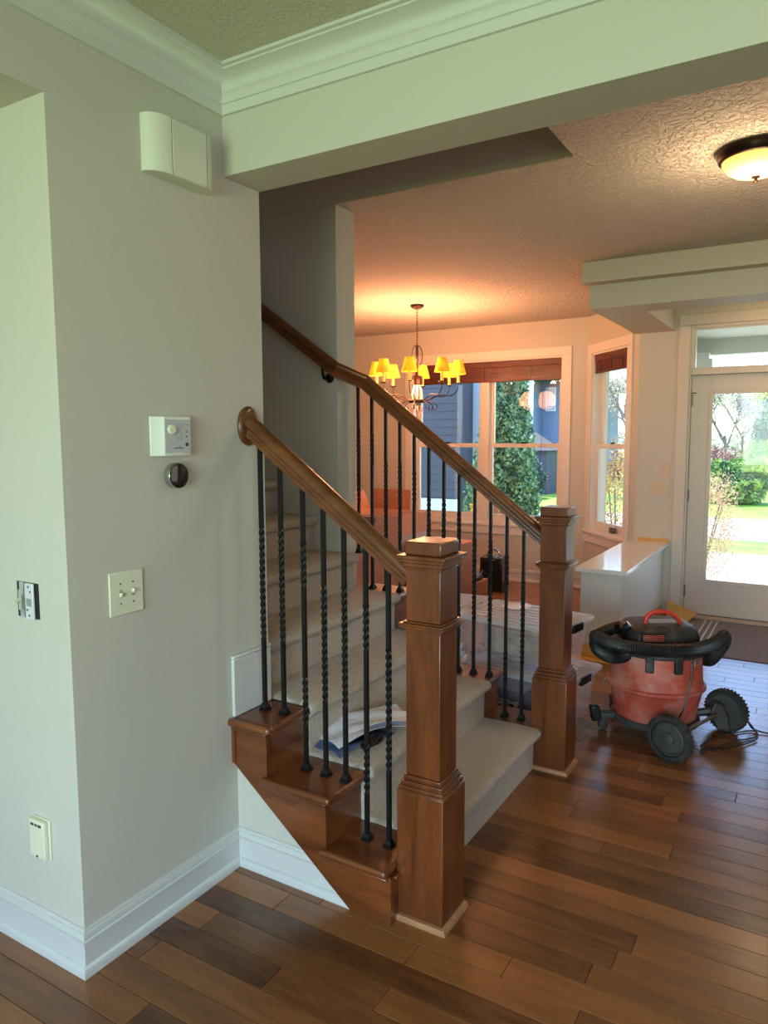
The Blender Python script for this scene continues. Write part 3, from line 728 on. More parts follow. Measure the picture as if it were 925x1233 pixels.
cx_, cy_ = -3.195, 5.92
ch = thing('chandelier', 'eight-arm bronze chandelier with lit pleated yellow shades over the dining area', 'chandelier', (cx_, cy_, 0))
obj('canopy', lathe([(.062, 2.74), (.060, 2.728), (.050, 2.716), (.030, 2.706), (.008, 2.700)], 28), BRZ, ch, smooth=True)
z = 2.700; i = 0
while z > 2.40:
    pts = [(.008*math.cos(a) if i % 2 == 0 else 0, .008*math.cos(a) if i % 2 else 0, z-.014+.017*math.sin(a)) for a in [2*PI*k/10 for k in range(11)]]
    obj('chain_link', tube(pts, .0022, 5, cap=False), BRZ, ch); z -= .027; i += 1
bm = bmesh.new()
for k in range(4):
    a = k*PI/2+.4; tube([(ca*math.cos(a), ca*math.sin(a), zz) for ca, zz in ((.004, 2.385), (.020, 2.378), (.040, 2.345), (.048, 2.295), (.044, 2.235), (.022, 2.200), (.008, 2.190))], .004, 6, bm)
obj('top_cage', bm, BRZ, ch, smooth=True)
obj('centre_rod', lathe([(.010, 1.78), (.012, 2.385)], 12), BRZ, ch)
obj('candle_column', lathe([(.045, 2.03), (.052, 2.04), (.052, 2.10), (.045, 2.11)], 20), BRZ, ch, smooth=True)
CRY = mat('smoky_crystal', srgb(210, 180, 160), .1, spec=1, noise=(30, .3))
bm = bmesh.new()
for k in range(6):
    a = k*PI/3; tube(spline([(.020*math.cos(a), .020*math.sin(a), 2.04), (.045*math.cos(a), .045*math.sin(a), 1.95), (.028*math.cos(a), .028*math.sin(a), 1.86), (.052*math.cos(a), .052*math.sin(a), 1.80), (.012*math.cos(a), .012*math.sin(a), 1.71)], 5), lambda i, n: .009 if i < n*.7 else .006, 6, bm)
obj('column_scrolls', bm, CRY, ch, smooth=True)
obj('hub_ring', lathe([(.070, 1.868), (.080, 1.876), (.080, 1.888), (.070, 1.896)], 28), BRZ, ch, smooth=True)
obj('bottom_drop', lathe([(.010, 1.72), (.024, 1.70), (.020, 1.675), (.004, 1.655)], 16), BRZ, ch, smooth=True)
shm = bpy.data.materials.new('pleated_shade'); shm.use_nodes = True; n = shm.node_tree; b = n.nodes['Principled BSDF']
b.inputs['Base Color'].default_value = srgb(240, 170, 50); b.inputs['Roughness'].default_value = .8
tc = n.nodes.new('ShaderNodeTexCoord'); nz = n.nodes.new('ShaderNodeTexNoise'); nz.inputs['Scale'].default_value = 9
n.links.new(tc.outputs['Object'], nz.inputs['Vector'])
cr_ = n.nodes.new('ShaderNodeValToRGB'); cr_.color_ramp.elements[0].color = srgb(240, 120, 10); cr_.color_ramp.elements[1].color = srgb(255, 206, 20)
cr_.color_ramp.elements[0].position = .38; cr_.color_ramp.elements[1].position = .58
n.links.new(nz.outputs['Fac'], cr_.inputs[0]); n.links.new(cr_.outputs[0], b.inputs['Emission Color']); b.inputs['Emission Strength'].default_value = .55
CANDLE = mat('candle_sleeve', srgb(240, 190, 110), .6, emit=(srgb(255, 160, 50), .55))
cvec = Vector((-cx_, -cy_, 0)).normalized(); a0 = math.atan2(cvec.y, cvec.x)
for k in range(8):
    a = a0 + R(-10+45.5*k) ; ca, sa = math.cos(a), math.sin(a)
    RR = .375
    arm = bmesh.new()
    pts = [(.07, 1.88), (.14, 1.905), (.22, 1.935), (.31, 1.93), (.365, 1.975), (RR, 2.035)]
    tube(spline([(p*ca, p*sa, z) for p, z in pts], 6), .0045, 6, arm)
    sc_ = [(.09, 1.885), (.15, 1.865), (.185, 1.835), (.170, 1.805), (.140, 1.812), (.142, 1.835)]
    tube(spline([(p*ca, p*sa, z) for p, z in sc_], 5), .0035, 5, arm)
    ao = obj('arm', arm, BRZ, ch, smooth=True)
    T_ = Matrix.Translation((RR*ca, RR*sa, 0))
    obj('drip_pan', lathe([(.006, 2.030), (.030, 2.036), (.032, 2.042), (.010, 2.042)], 16, T_), BRZ, ao, smooth=True)
    obj('candle', lathe([(.0135, 2.042), (.0135, 2.130)], 12, T_), CANDLE, ao, smooth=True)
    # pleated shade, open cone with scalloped wall
    bm = bmesh.new(); nS = 36; rows_ = []
    for rr, zz in ((.066, 2.118), (.067, 2.124), (.038, 2.236), (.037, 2.241)):
        rows_.append([bm.verts.new(T_ @ Vector(((rr+(.0022 if i % 2 else 0))*math.cos(2*PI*i/nS), (rr+(.0022 if i % 2 else 0))*math.sin(2*PI*i/nS), zz))) for i in range(nS)])
    for p_, q_ in zip(rows_, rows_[1:]):
        for i in range(nS): bm.faces.new((p_[i], p_[(i+1) % nS], q_[(i+1) % nS], q_[i]))
    so = obj('lamp_shade', bm, shm, ao)
    light('bulb', 'POINT', (cx_+RR*ca, cy_+RR*sa, 2.252), 9.5, (1, .40, .17), shadow_soft_size=.03)
for k in range(2): light('bulb_down', 'POINT', (cx_+(-.12 if k else .12), cy_-.1, 2.02), 13.0, (1, .42, .20), shadow_soft_size=.12)


# ================================================================== WET-DRY VACUUM (local x to the right, y away from the viewer)
RZ = math.atan2(.514, .858)
vc = thing('shop_vacuum', 'dusty red wet-dry vacuum with black lid, coiled hose and two big wheels', 'vacuum cleaner', (-.70, 3.97, 0), RZ)
obj('drum', lathe([(.10, .085), (.195, .088), (.208, .096), (.214, .15), (.232, .235), (.240, .250), (.246, .258), (.246, .268), (.236, .276), (.232, .30), (.226, .40), (.224, .455), (.21, .458)], 64), RED, vc, smooth=True)
obj('drum_rib', lathe([(.240, .252), (.249, .257), (.249, .270), (.238, .275)], 64, cap=False), RED, vc, smooth=True)
lid = obj('lid', lathe([(.228, .440), (.238, .444), (.240, .462), (.232, .478), (.210, .486), (.19, .488)], 64), BLK, vc, smooth=True)
bm = bmesh.new(); rr_ = []
nS = 40
for (a_, b_, z) in ((.192, .170, .480), (.190, .168, .525), (.180, .158, .556), (.158, .136, .576), (.120, .100, .584), (.0, .0, .586)):
    ring = []
    for i in range(nS):
        th = 2*PI*i/nS; c3, s3 = math.cos(th), math.sin(th); e = .55
        ring.append(bm.verts.new((.01+a_*math.copysign(abs(c3)**e, c3), .02+b_*math.copysign(abs(s3)**e, s3), z)))
    rr_.append(ring)
for p_, q_ in zip(rr_, rr_[1:]):
    for i in range(nS): bm.faces.new((p_[i], p_[(i+1) % nS], q_[(i+1) % nS], q_[i]))
bmesh.ops.remove_doubles(bm, verts=bm.verts, dist=.0005)
hd = obj('motor_head', bm, BLK, vc, smooth=True)
for k in range(4): obj('red_vent_slat', box(-.13, -.02, -.158, -.146, .522+.009*k, .527+.009*k), RED, hd)
obj('vent_recess', box(-.135, -.015, -.155, -.144, .517, .560), BLK2, hd)
obj('grey_top_plate', box(-.05, .10, -.03, .05, .577, .588), mat('grey_plate', srgb(150, 152, 156), .4, .3), hd, bevel=.004)
hp = spline([(-.075, -.03, .570), (-.07, -.03, .612), (-.045, -.03, .638), (.0, -.032, .646), (.05, -.034, .640), (.090, -.036, .612), (.110, -.037, .575)], 6)
obj('carry_handle', tube(hp, .0125, 10), mat('red_handle', srgb(198, 52, 38), .4, noise=(12, .2)), vc, smooth=True)
for (a_, nm) in ((-118, 'latch'), (-84, 'latch'), (20, 'latch'), (150, 'latch')):
    M_ = Matrix.Rotation(R(a_), 4, 'Z')
    obj(nm, box(.222, .246, -.020, .020, .375, .462, mtx=M_), BLK, vc, bevel=.005)
# label
M_ = Matrix.Rotation(R(-52), 4, 'Z')
obj('label_plate', box(.2275, .2292, -.030, .030, .405, .438, mtx=M_), mat('label_grey', srgb(176, 150, 146), .5), vc)
for k in range(2): obj('label_mark', box(.2288, .2300, -.016+.020*k, -.001+.020*k, .408, .422, mtx=M_), mat('label_red', srgb(110, 26, 26), .5), vc)
text('label_text', 'RIDGID', .016, BLK2, vc, M_ @ Vector((.2296, 0, .430)), (PI/2, 0, R(-52+90)))
# hose : corrugated
hose = spline([(.20, .25, .50), (-.05, .29, .49), (-.25, .17, .47), (-.315, .0, .445), (-.27, -.12, .43), (-.20, -.10, .45), (-.285, .10, .475), (-.30, .0, .492), (-.235, -.165, .500), (-.10, -.265, .508),
               (.05, -.285, .512), (.17, -.235, .520), (.27, -.14, .522), (.345, -.02, .508), (.372, .04, .455), (.345, .05, .400), (.285, .03, .365), (.255, .10, .40), (.20, .20, .42)], 15)
HOSE = mat('hose_black', srgb(24, 24, 26), .5, noise=(14, .5)); dusty(HOSE, srgb(92, 88, 82), 10, .5, .8, .5)
hs = []
for i in range(len(hose)-1):
    for j in range(2): hs.append(hose[i].lerp(hose[i+1], j/2))
obj('hose', tube(hs, lambda i, n: .0355 if i % 2 else .0305, 14), HOSE, vc, smooth=False)
M2 = Matrix.Translation((.285, -.06, .445)) @ Matrix.Rotation(PI/2, 4, 'X')
obj('hose_cuff', lathe([(.02, -.03), (.045, -.028), (.05, -.01), (.047, .012), (.036, .03), (.015, .034)], 16, M2), BLK, vc)
cu_ = bmesh.new(); tube([(-.17, -.02, .50), (-.19, -.04, .56), (-.165, -.05, .585)], .022, 10, cu_); tube([(-.20, .02, .52), (-.215, .0, .575)], .013, 8, cu_)
obj('nozzle', cu_, BLK2, vc, smooth=True)
# chassis
F_ = Vector((-.07, -.39, .112)); B_ = Vector((.37, -.03, .112)); ax = (B_-F_).normalized()
RUB = mat('rubber', srgb(34, 33, 32), .8, noise=(20, .3), bump=(90, .5, 2, .004)); HUBM = mat('hub_plastic', srgb(66, 64, 62), .5, noise=(10, .25)); dusty(RUB, srgb(112, 102, 90), 8, .48, .76, .6)
def wheel(c, nm, flip):
    bm = bmesh.new(); q = ax.to_track_quat('Z', 'Y').to_matrix().to_4x4()
    mt = Matrix.Translation(c) @ q
    lathe([(.086, -.022), (.105, -.021), (.110, -.014), (.112, -.005), (.112, .005), (.110, .014), (.105, .021), (.086, .022)], 48, mt, bm, cap=False)
    for i in range(36):
        m3 = mt @ Matrix.Rotation(2*PI*i/36, 4, 'Z')
        for s_z in (-1, 1): bx(bm, .108, .1145, -.005, .004, (.002 if s_z > 0 else -.018), (.018 if s_z > 0 else -.002), mtx=m3)
    wo_ = obj(nm, bm, RUB, vc, smooth=True)
    obj('wheel_disc', lathe([(.088, -.020), (.088, .020)], 48, mt, cap=False), HUBM, wo_)
    o2 = -1 if flip else 1
    obj('hub', lathe([(.088, -.004*o2), (.084, -.004*o2), (.080, -.018*o2), (.074, -.020*o2), (.070, -.008*o2), (.03, -.010*o2), (.026, -.020*o2), (.014, -.024*o2), (.012, -.024*o2)], 40, mt), HUBM, wo_, smooth=True)
    obj('hub', lathe([(.088, .012*o2), (.07, .004*o2), (.03, .006*o2), (.02, .016*o2)], 40, mt), HUBM, wo_, smooth=True)
    for i in range(6):
        m3 = mt @ Matrix.Rotation(2*PI*i/6, 4, 'Z'); obj('spoke', box(.02, .084, -.005, .005, .0, .014*o2 if o2 > 0 else -.014, mtx=m3), HUBM, wo_)
wheel(F_, 'wheel', False); wheel(B_, 'wheel', True)
DK = mat('chassis_plastic', srgb(58, 56, 54), .55, noise=(8, .35))
obj('axle', tube([F_, B_], .010, 10), mat('dull_steel', srgb(120, 112, 104), .4, .8), vc, smooth=True)
ch_ = bmesh.new()
tube(spline([F_+ax*.03+Vector((0, 0, .0)), (-.02, -.27, .10), (-.03, -.20, .095)], 5), .020, 8, ch_); obj('wheel_arm', ch_, DK, vc, smooth=True)
ch_ = bmesh.new(); tube(spline([B_-ax*.035+Vector((0, 0, .02)), (.27, -.06, .12), (.19, -.04, .10)], 5), .022, 8, ch_); obj('wheel_arm', ch_, DK, vc, smooth=True)
bq = B_-ax*.05
obj('wheel_bracket', prism([(bq.x-.03, .03), (bq.x+.035, .02), (bq.x+.02, .10), (bq.x-.01, .16), (bq.x-.05, .17), (bq.x-.07, .12)], 'y', bq.y-.03, bq.y+.01), DK, vc, bevel=.006)
obj('tray', lathe([(.16, .060), (.222, .064), (.226, .082), (.214, .094), (.16, .094)], 48), DK, vc, smooth=True)
for (x_, y_) in ((-.275, -.005), (-.13, .27)):
    a_ = math.atan2(y_, x_); M_ = Matrix.Rotation(a_, 4, 'Z'); r_ = math.hypot(x_, y_)
    cs_ = obj('caster', box(.19, r_+.02, -.028, .028, .062, .100, mtx=M_), DK, vc, bevel=.012)
    obj('fork', box(r_-.014, r_+.022, -.016, .016, .028, .064, mtx=M_), DK, cs_, bevel=.004)
    obj('caster_wheel', lathe([(.010, -.011), (.024, -.010), (.025, 0), (.024, .010), (.010, .011)], 20, Matrix.Translation((M_ @ Vector((r_, 0, .025)))) @ M_ @ Matrix.Rotation(PI/2, 4, 'X')), RUB, cs_, smooth=True)
obj('tool_holder', box(-.325, -.275, -.03, .02, .10, .185, mtx=Matrix.Translation((0, 0, 0)) @ Matrix.Rotation(R(-9), 4, 'Y')), BLK2, vc, bevel=.010)
obj('power_cord', tube(spline([(.085, -.215, .47), (.088, -.236, .42), (.080, -.245, .33), (.05, -.262, .22), (.02, -.26, .13), (.05, -.30, .05), (.10, -.33, .008)], 8), .0042, 8), BLK2, vc, smooth=True)
LP = [(.10, -.33, .008), (.30, -.20, .006), (.48, -.13, .006), (.50, -.05, .006), (.30, -.12, .006), (.14, -.26, .012), (.28, -.26, .008), (.47, -.16, .012), (.49, -.03, .05), (.52, -.06, .012), (.70, -.14, .006), (1.2, -.30, .006)]
obj('floor_cord', tube(spline(LP, 10), .0042, 8), BLK2, vc, smooth=True)

# ================================================================== STORAGE TOTES BEHIND THE STAIRS
def plastic(name, tint, alpha=.5, rough=.25):
    m = bpy.data.materials.new(name); m.use_nodes = True; n = m.node_tree; b = n.nodes['Principled BSDF']; o = n.nodes['Material Output']
    b.inputs['Base Color'].default_value = tint; b.inputs['Roughness'].default_value = rough; b.inputs['Subsurface Weight'].default_value = 0
    t = n.nodes.new('ShaderNodeBsdfTransparent'); mx = n.nodes.new('ShaderNodeMixShader'); mx.inputs[0].default_value = 1-alpha
    tr = n.nodes.new('ShaderNodeBsdfTranslucent'); tr.inputs[0].default_value = tint; m2 = n.nodes.new('ShaderNodeMixShader'); m2.inputs[0].default_value = .35
    n.links.new(b.outputs[0], m2.inputs[1]); n.links.new(tr.outputs[0], m2.inputs[2])
    n.links.new(m2.outputs[0], mx.inputs[2]); n.links.new(t.outputs[0], mx.inputs[1]); 
    n.links.new(mx.outputs[0], o.inputs[0]); return m
TOTE = plastic('clear_tote_plastic', srgb(230, 234, 246), .75); LIDM = plastic('tote_lid_plastic', srgb(238, 242, 250), .35)
def tote(name, label, loc, rz, Lx, Ly, Hh, lid_=True, grp='translucent storage totes'):
    t = thing(name, label, 'storage tote', loc, rz, grp)
    def rect(l, w, z, r=.03, n=4):
        out = []
        for (sx, sy, a0_) in ((1, 1, 0), (-1, 1, 90), (-1, -1, 180), (1, -1, 270)):
            for i in range(n+1):
                a = R(a0_+90*i/n); out.append((sx*(l/2-r)+r*math.cos(a), sy*(w/2-r)+r*math.sin(a), z))
        return out
    bm = bmesh.new(); rr = []
    for f, z in ((.84, .0), (.86, .004), (.97, Hh-.03), (.97, Hh-.028), (1.03, Hh-.024), (1.04, Hh-.004), (1.02, Hh)):
        rr.append([bm.verts.new(p) for p in rect(Lx*f, Ly*f, z)])
    for a, b in zip(rr, rr[1:]):
        for i in range(len(a)): bm.faces.new((a[i], a[(i+1) % len(a)], b[(i+1) % len(a)], b[i]))
    bm.faces.new(rr[0][::-1]); obj('tub', bm, TOTE, t, smooth=True)
    if lid_:
        bm = bmesh.new(); rr = []
        for f, z in ((1.05, Hh-.012), (1.06, Hh+.004), (1.04, Hh+.012), (.94, Hh+.012), (.92, Hh+.004)): rr.append([bm.verts.new(p) for p in rect(Lx*f, Ly*f, z)])
        for a, b in zip(rr, rr[1:]):
            for i in range(len(a)): bm.faces.new((a[i], a[(i+1) % len(a)], b[(i+1) % len(a)], b[i]))
        bm.faces.new(rr[-1]); ld = obj('tote_lid', bm, LIDM, t, smooth=True)
        for i in range(6): obj('lid_rib', box(-Lx*.40, Lx*.40, -Ly*.36+i*Ly*.13, -Ly*.36+i*Ly*.13+.018, Hh+.004, Hh+.012), LIDM, ld, bevel=.003)
    for s in (-1, 1): obj('side_latch', box(s*Lx*.525-.010, s*Lx*.525+.010, -.06, .06, Hh-.035, Hh+.010), BLK2, t, bevel=.003)
    return t
TX, TY, TA = -1.40, 3.86, R(-9)
tote('storage_tote', 'lower clear tote of the pair behind the far railing', (TX+.03, TY, .001), TA, .66, .45, .275)
tote('storage_tote', 'upper clear tote with black side latch stacked behind the far railing', (TX+.0, TY, .290), TA, .62, .44, .262)
tote('storage_tote', 'clear tote standing left of the stacked pair, showing beside the near newel', (-2.05, 4.16, .001), R(3), .46, .44, .50)
tag(obj('luggage_tag', box(-.022, .022, -.002, 0, -.028, .028, mtx=Matrix.Translation((-1.86, 3.925, .44)) @ Matrix.Rotation(R(12), 4, 'Z') @ Matrix.Rotation(R(25), 4, 'Y')), mat('tag_black', srgb(30, 30, 34), .5)), 'small dark printed tag on the leftmost tote corner', 'tag')
def lump(name, loc, size, m, label, cat, seed=1, rz=0, amp=.18, fr=7, grp=None):
    bm = bmesh.new(); bmesh.ops.create_icosphere(bm, subdivisions=4, radius=1)
    from mathutils import noise as mn
    for v in bm.verts:
        p = v.co.copy(); n_ = mn.noise(p*fr*.3+Vector((seed*3.1, seed, 0)))*amp*1.6+mn.noise(p*fr*.8+Vector((seed, 0, 7)))*amp
        q = Vector([math.copysign(abs(c)**.6, c) for c in p]); q *= 1+n_
        v.co = Vector((q.x*size[0]/2, q.y*size[1]/2, q.z*size[2]/2+size[2]/2))
    zmin = min(v.co.z for v in bm.verts)
    for v in bm.verts: v.co.z -= zmin
    o = obj(name, bm, m, None, smooth=True); o.location = loc; o.rotation_euler = (0, 0, rz); return tag(o, label, cat, grp)
lump('folded_clothing', (TX, TY, .296), (.44, .27, .185), mat('beige_cloth', srgb(176, 158, 142), .9, noise=(16, .3)), 'crumpled beige cloth filling the upper tote', 'clothing', 2, TA, .15, 9)
lump('folded_clothing', (TX+.20, TY+.02, .006), (.16, .24, .18), mat('tan_cloth', srgb(168, 140, 120), .9, noise=(12, .3)), 'tan cloth in the lower tote at its right end', 'clothing', 5, TA)
o = obj('dark_box', box(-.15, .15, -.13, .13, 0, .15), mat('navy_card', srgb(28, 28, 44), .5)); o.location = (TX-.07, TY, .006); o.rotation_euler = (0, 0, TA); tag(o, 'navy box inside the lower tote', 'box')
lp = bmesh.new(); rn = random.Random(4); ps = [(rn.uniform(-.12, .14), -.142+rn.uniform(-.006, .006), rn.uniform(.03, .11)) for _ in range(16)]
tube(spline(ps, 6), .0035, 6, lp); o = obj('white_cable', lp, WHITE, None, smooth=True); o.location = (TX-.07, TY, .006); o.rotation_euler = (0, 0, TA); tag(o, 'tangled white cable inside the lower tote', 'cable')
BAG = plastic('bag_plastic', srgb(240, 242, 250), .35, .3)
lump('plastic_bag', (-1.74, 3.545, .002), (.20, .12, .36), BAG, 'crumpled clear plastic bag between the totes', 'bag', 9, 0, .35, 16)
lump('folded_clothing', (-2.05, 4.16, .006), (.30, .26, .30), mat('pale_cloth', srgb(200, 196, 204), .9, noise=(12, .2)), 'pale cloth in the leftmost tote', 'clothing', 12, R(6))
o = obj('plastic_dish', lathe([(.0, .0), (.070, .0), (.084, .004), (.086, .010), (.078, .014), (.02, .016), (0, .016)], 32, cap=False), mat('white_plastic', srgb(230, 230, 238), .2), None, smooth=True); o.location = (-1.49, 3.99, .5655); tag(o, 'round white plastic dish upturned on the upper tote lid', 'dish')

# ================================================================== DINING ROOM THINGS
CARD = mat('cardboard', srgb(176, 124, 92), .8, noise=(10, .06)); CARDP = mat('pale_cardboard', srgb(214, 176, 156), .7, noise=(10, .05))
def carton(label, x0, x1, y0, y1, h, m, z0=0, flaps=False, rz=0):
    t = thing('cardboard_box', label, 'box', ((x0+x1)/2, (y0+y1)/2, z0), rz, 'moving boxes in the dining room')
    a, b = (x1-x0)/2, (y1-y0)/2; bm = bmesh.new(); w_ = .006
    bx(bm, -a, a, -b, -b+w_, 0, h); bx(bm, -a, a, b-w_, b, 0, h); bx(bm, -a, -a+w_, -b+w_, b-w_, 0, h); bx(bm, a-w_, a, -b+w_, b-w_, 0, h); bx(bm, -a+w_, a-w_, -b+w_, b-w_, 0, w_)
    obj('carton_body', bm, m, t, bevel=.002)
    if flaps:
        obj('flap', box(-a, a-.17, -.003, .003, 0, .19, mtx=Matrix.Translation((0, b, h)) @ Matrix.Rotation(R(-4), 4, 'X')), CARD, t)
        obj('flap', box(-.003, .003, -b, b, 0, .19, mtx=Matrix.Translation((-a, 0, h)) @ Matrix.Rotation(R(-25), 4, 'Y')), CARD, t)
        obj('flap', box(-.003, .003, -b, b, -.17, 0, mtx=Matrix.Translation((a+.004, 0, h)) @ Matrix.Rotation(R(-8), 4, 'Y')), CARD, t)
    else:
        obj('lid_flap', box(-a, a, -b, -.002, h, h+.005), m, t); obj('lid_flap', box(-a, a, .002, b, h, h+.005), m, t)
        obj('tape', box(-a-.001, a+.001, -.025, .025, h+.005, h+.006), mat('tape', srgb(190, 150, 100), .3), t)
    return t
ba = carton('tall open pale moving box with upright flaps behind the stair railing', -3.66, -3.06, 5.35, 5.85, .885, CARDP, flaps=True)
obj('printed_band', box(-.16, .06, -.2525, -.2505, .815, .862), INK, ba); 
text('box_lettering', 'VENDOR', .042, mat('print_pale', srgb(214, 180, 166), .7), ba, (-.05, -.2530, .838), (PI/2, 0, 0))
obj('printed_figure', prism([(.11, .50), (.15, .50), (.155, .68), (.13, .72), (.105, .66)], 'y', -.2525, -.2505), mat('print_rose', srgb(176, 96, 110), .7), ba)
obj('printed_loop', tube([(-.02+.05*math.cos(a*PI/8), -.2520, .16+.05*math.sin(a*PI/8)) for a in range(17)], .006, 5), mat('print_red', srgb(190, 60, 50), .7), ba)
bb = carton('lower brown moving box holding a stack of papers, beside the tall box', -2.99, -2.56, 5.35, 5.80, .655, CARD)
tag(obj('paper_plate', lathe([(.0, .0), (.14, .001), (.19, .010), (.195, .012), (.14, .006), (0, .005)], 36, Matrix.Translation((-2.79, 5.58, .662)), cap=False), mat('plate_white', srgb(226, 222, 230), .5, noise=(7, .12)), None, smooth=True), 'pale round plate on top of the lower brown box', 'plate')
bc = carton('small low brown box on the dining floor beside the black speaker', -2.93, -2.66, 6.05, 6.35, .215, CARD)
tag(obj('black_case', box(-2.92, -2.68, 6.06, 6.28, .222, .262), BLK2, bevel=.008), 'flat black case lying on the small brown box', 'case')
t = thing('speaker', 'black upright speaker box with a looped chrome top near the dining window', 'speaker', (-2.80, 6.82, 0), R(8))
obj('cabinet', box(-.115, .115, -.10, .10, .01, .355), mat('black_wood', srgb(30, 20, 20), .25, coat=.4), t, bevel=.012, seg=3)
obj('grille', box(-.095, .095, -.104, -.0995, .03, .33), BLK2, t, bevel=.004)
for sx in (-1, 1):
    for sy_ in (-1, 1): obj('foot', lathe([(.012, 0), (.012, .012)], 10, Matrix.Translation((sx*.09, sy_*.075, 0))), BLK2, t)
obj('top_loop', tube(spline([(-.055, 0, .350), (-.055, 0, .395), (0, 0, .430), (.055, 0, .395), (.055, 0, .350)], 8), .013, 10), mat('chrome', srgb(200, 200, 210), .08, 1), t, smooth=True)
obj('port_ring', lathe([(.055, .355), (.052, .366), (.036, .368), (.034, .358)], 28), mat('chrome2', srgb(170, 170, 184), .15, 1), t, smooth=True)
tag(obj('speaker_cable', tube(spline([(-2.68, 6.22, .268), (-2.76, 6.45, .275), (-2.80, 6.60, .21), (-2.83, 6.70, .20)], 8), .006, 6), BLK2, None, smooth=True), 'black cable running from the flat case to the speaker', 'cable')

# ================================================================== PAPERS ON THE SECOND STEP
PAP = mat('paper', srgb(226, 228, 238), .5); PAPB = mat('blue_print', srgb(96, 116, 160), .45, noise=(20, .5))
def sheet(label, c, sx, sy_, rz, lift, m, z, grp='loose papers on the carpeted step'):
    bm = bmesh.new(); nx, ny = 10, 8; g = []
    for j in range(ny+1):
        row = []
        for i in range(nx+1):
            u, v = i/nx-.5, j/ny-.5
            zz = lift*(math.cos(u*2.6)-.27)+.007*math.sin(v*9+u*5)+.007
            row.append((u*sx, v*sy_, zz))
        g.append(row)
    vt = [[bm.verts.new(p) for p in r] for r in g]; vb = [[bm.verts.new((p[0], p[1], p[2]-.0015)) for p in r] for r in g]
    for j in range(ny):
        for i in range(nx):
            bm.faces.new((vt[j][i], vt[j][i+1], vt[j+1][i+1], vt[j+1][i])); bm.faces.new((vb[j][i], vb[j+1][i], vb[j+1][i+1], vb[j][i+1]))
    for i in range(nx):
        bm.faces.new((vt[0][i], vb[0][i], vb[0][i+1], vt[0][i+1])); bm.faces.new((vt[ny][i], vt[ny][i+1], vb[ny][i+1], vb[ny][i]))
    for j in range(ny):
        bm.faces.new((vt[j][0], vt[j+1][0], vb[j+1][0], vb[j][0])); bm.faces.new((vt[j][nx], vb[j][nx], vb[j+1][nx], vt[j+1][nx]))
    o = obj('paper_sheet', bm, m, None, smooth=True); o.location = (c[0], c[1], z); o.rotation_euler = (0, 0, rz); return tag(o, label, 'paper', grp)
Z2 = 2*RS+.014
sheet('blue printed sheet at the bottom of the papers on the step', (-1.52, 2.28), .30, .19, R(78), .012, PAPB, Z2+.001)
sheet('white sheet curling over the pile on the step', (-1.515, 2.33), .34, .20, R(70), .026, PAP, Z2+.022)
sheet('topmost white sheet reaching toward the near newel', (-1.49, 2.40), .30, .18, R(58), .018, PAP, Z2+.040)
cb = bmesh.new(); rn = random.Random(8)
pl = [(-1.44+rn.uniform(-.05, .05), 2.28+rn.uniform(-.09, .10), Z2+.008+rn.uniform(0, .034)) for _ in range(18)]
tube(spline(pl, 5), .007, 6, cb); tag(obj('black_strap', cb, BLK2, None, smooth=True), 'bunched black strap beside the papers on the step', 'strap')

# ================================================================== OUTDOORS
def leafmat(name, a, b, scale=3):
    m = bpy.data.materials.new(name); m.use_nodes = True; n = m.node_tree; p = n.nodes['Principled BSDF']; p.inputs['Roughness'].default_value = .7
    tc = n.nodes.new('ShaderNodeTexCoord'); t = n.nodes.new('ShaderNodeTexNoise'); t.inputs['Scale'].default_value = scale; t.inputs['Detail'].default_value = 6
    r_ = n.nodes.new('ShaderNodeValToRGB'); r_.color_ramp.elements[0].color = a; r_.color_ramp.elements[1].color = b
    r_.color_ramp.elements[0].position = .38; r_.color_ramp.elements[1].position = .62
    n.links.new(tc.outputs['Object'], t.inputs[0]); n.links.new(t.outputs['Fac'], r_.inputs[0]); n.links.new(r_.outputs[0], p.inputs['Base Color']); return m
GZ = -.35
LAWN = leafmat('lawn_grass', srgb(96, 138, 30), srgb(132, 172, 48), 1.5)
tag(obj('ground_lawn', box(-60, 60, 6.83, 90, GZ-.3, GZ), LAWN), 'bright green front lawn', 'lawn', kind='structure')
CONC = mat('concrete', srgb(204, 202, 196), .85, noise=(4, .05))
tag(obj('porch_slab', box(-2.0, 3.5, 6.83, 8.9, GZ, -.08), CONC), 'pale concrete porch slab outside the front door', 'porch', kind='structure')
tag(obj('driveway', box(-1.75, 9, 8.9, 12.9, GZ, GZ+.02), CONC), 'pale concrete walk and driveway in front of the porch', 'driveway', kind='structure')
tag(obj('road', box(-60, 60, 14.6, 18.5, GZ, GZ+.01), mat('asphalt', srgb(176, 176, 176), .9)), 'pale grey road crossing beyond the lawn', 'road', kind='structure')
# added sun-blocking eave and porch ceiling
SOFF = mat('porch_board', srgb(186, 186, 176), .6)
pr_ = thing('porch_roof', 'porch ceiling of pale boards seen through the transom', 'porch roof', (0, 6.83, 2.62), kind='structure')
for k in range(14): obj('ceiling_board', box(-1.5, 3.4, .004+k*.15, .150+k*.15, 0, .02), SOFF, pr_)
obj('fascia_beam', box(-1.5, 3.4, 2.05, 2.20, -.17, .05), SOFF, pr_); obj('roof_slab', box(-1.6, 3.5, -.1, 2.4, .021, .15), mat('roof_grey', srgb(80, 80, 84), .9), pr_)
tag(obj('sun_block_eave', box(-6.2, -1.7, 7.6, 8.5, 2.60, 2.75), SOFF), 'unseen eave added to keep sun out of the dining window', 'roof', kind='structure')  # out-of-view overhang, added so no sun patch falls on the dining floor
pc = thing('porch_column', 'white porch column with a blue sided base seen at the transom left', 'column', (-1.22, 8.75, -.08), kind='structure')
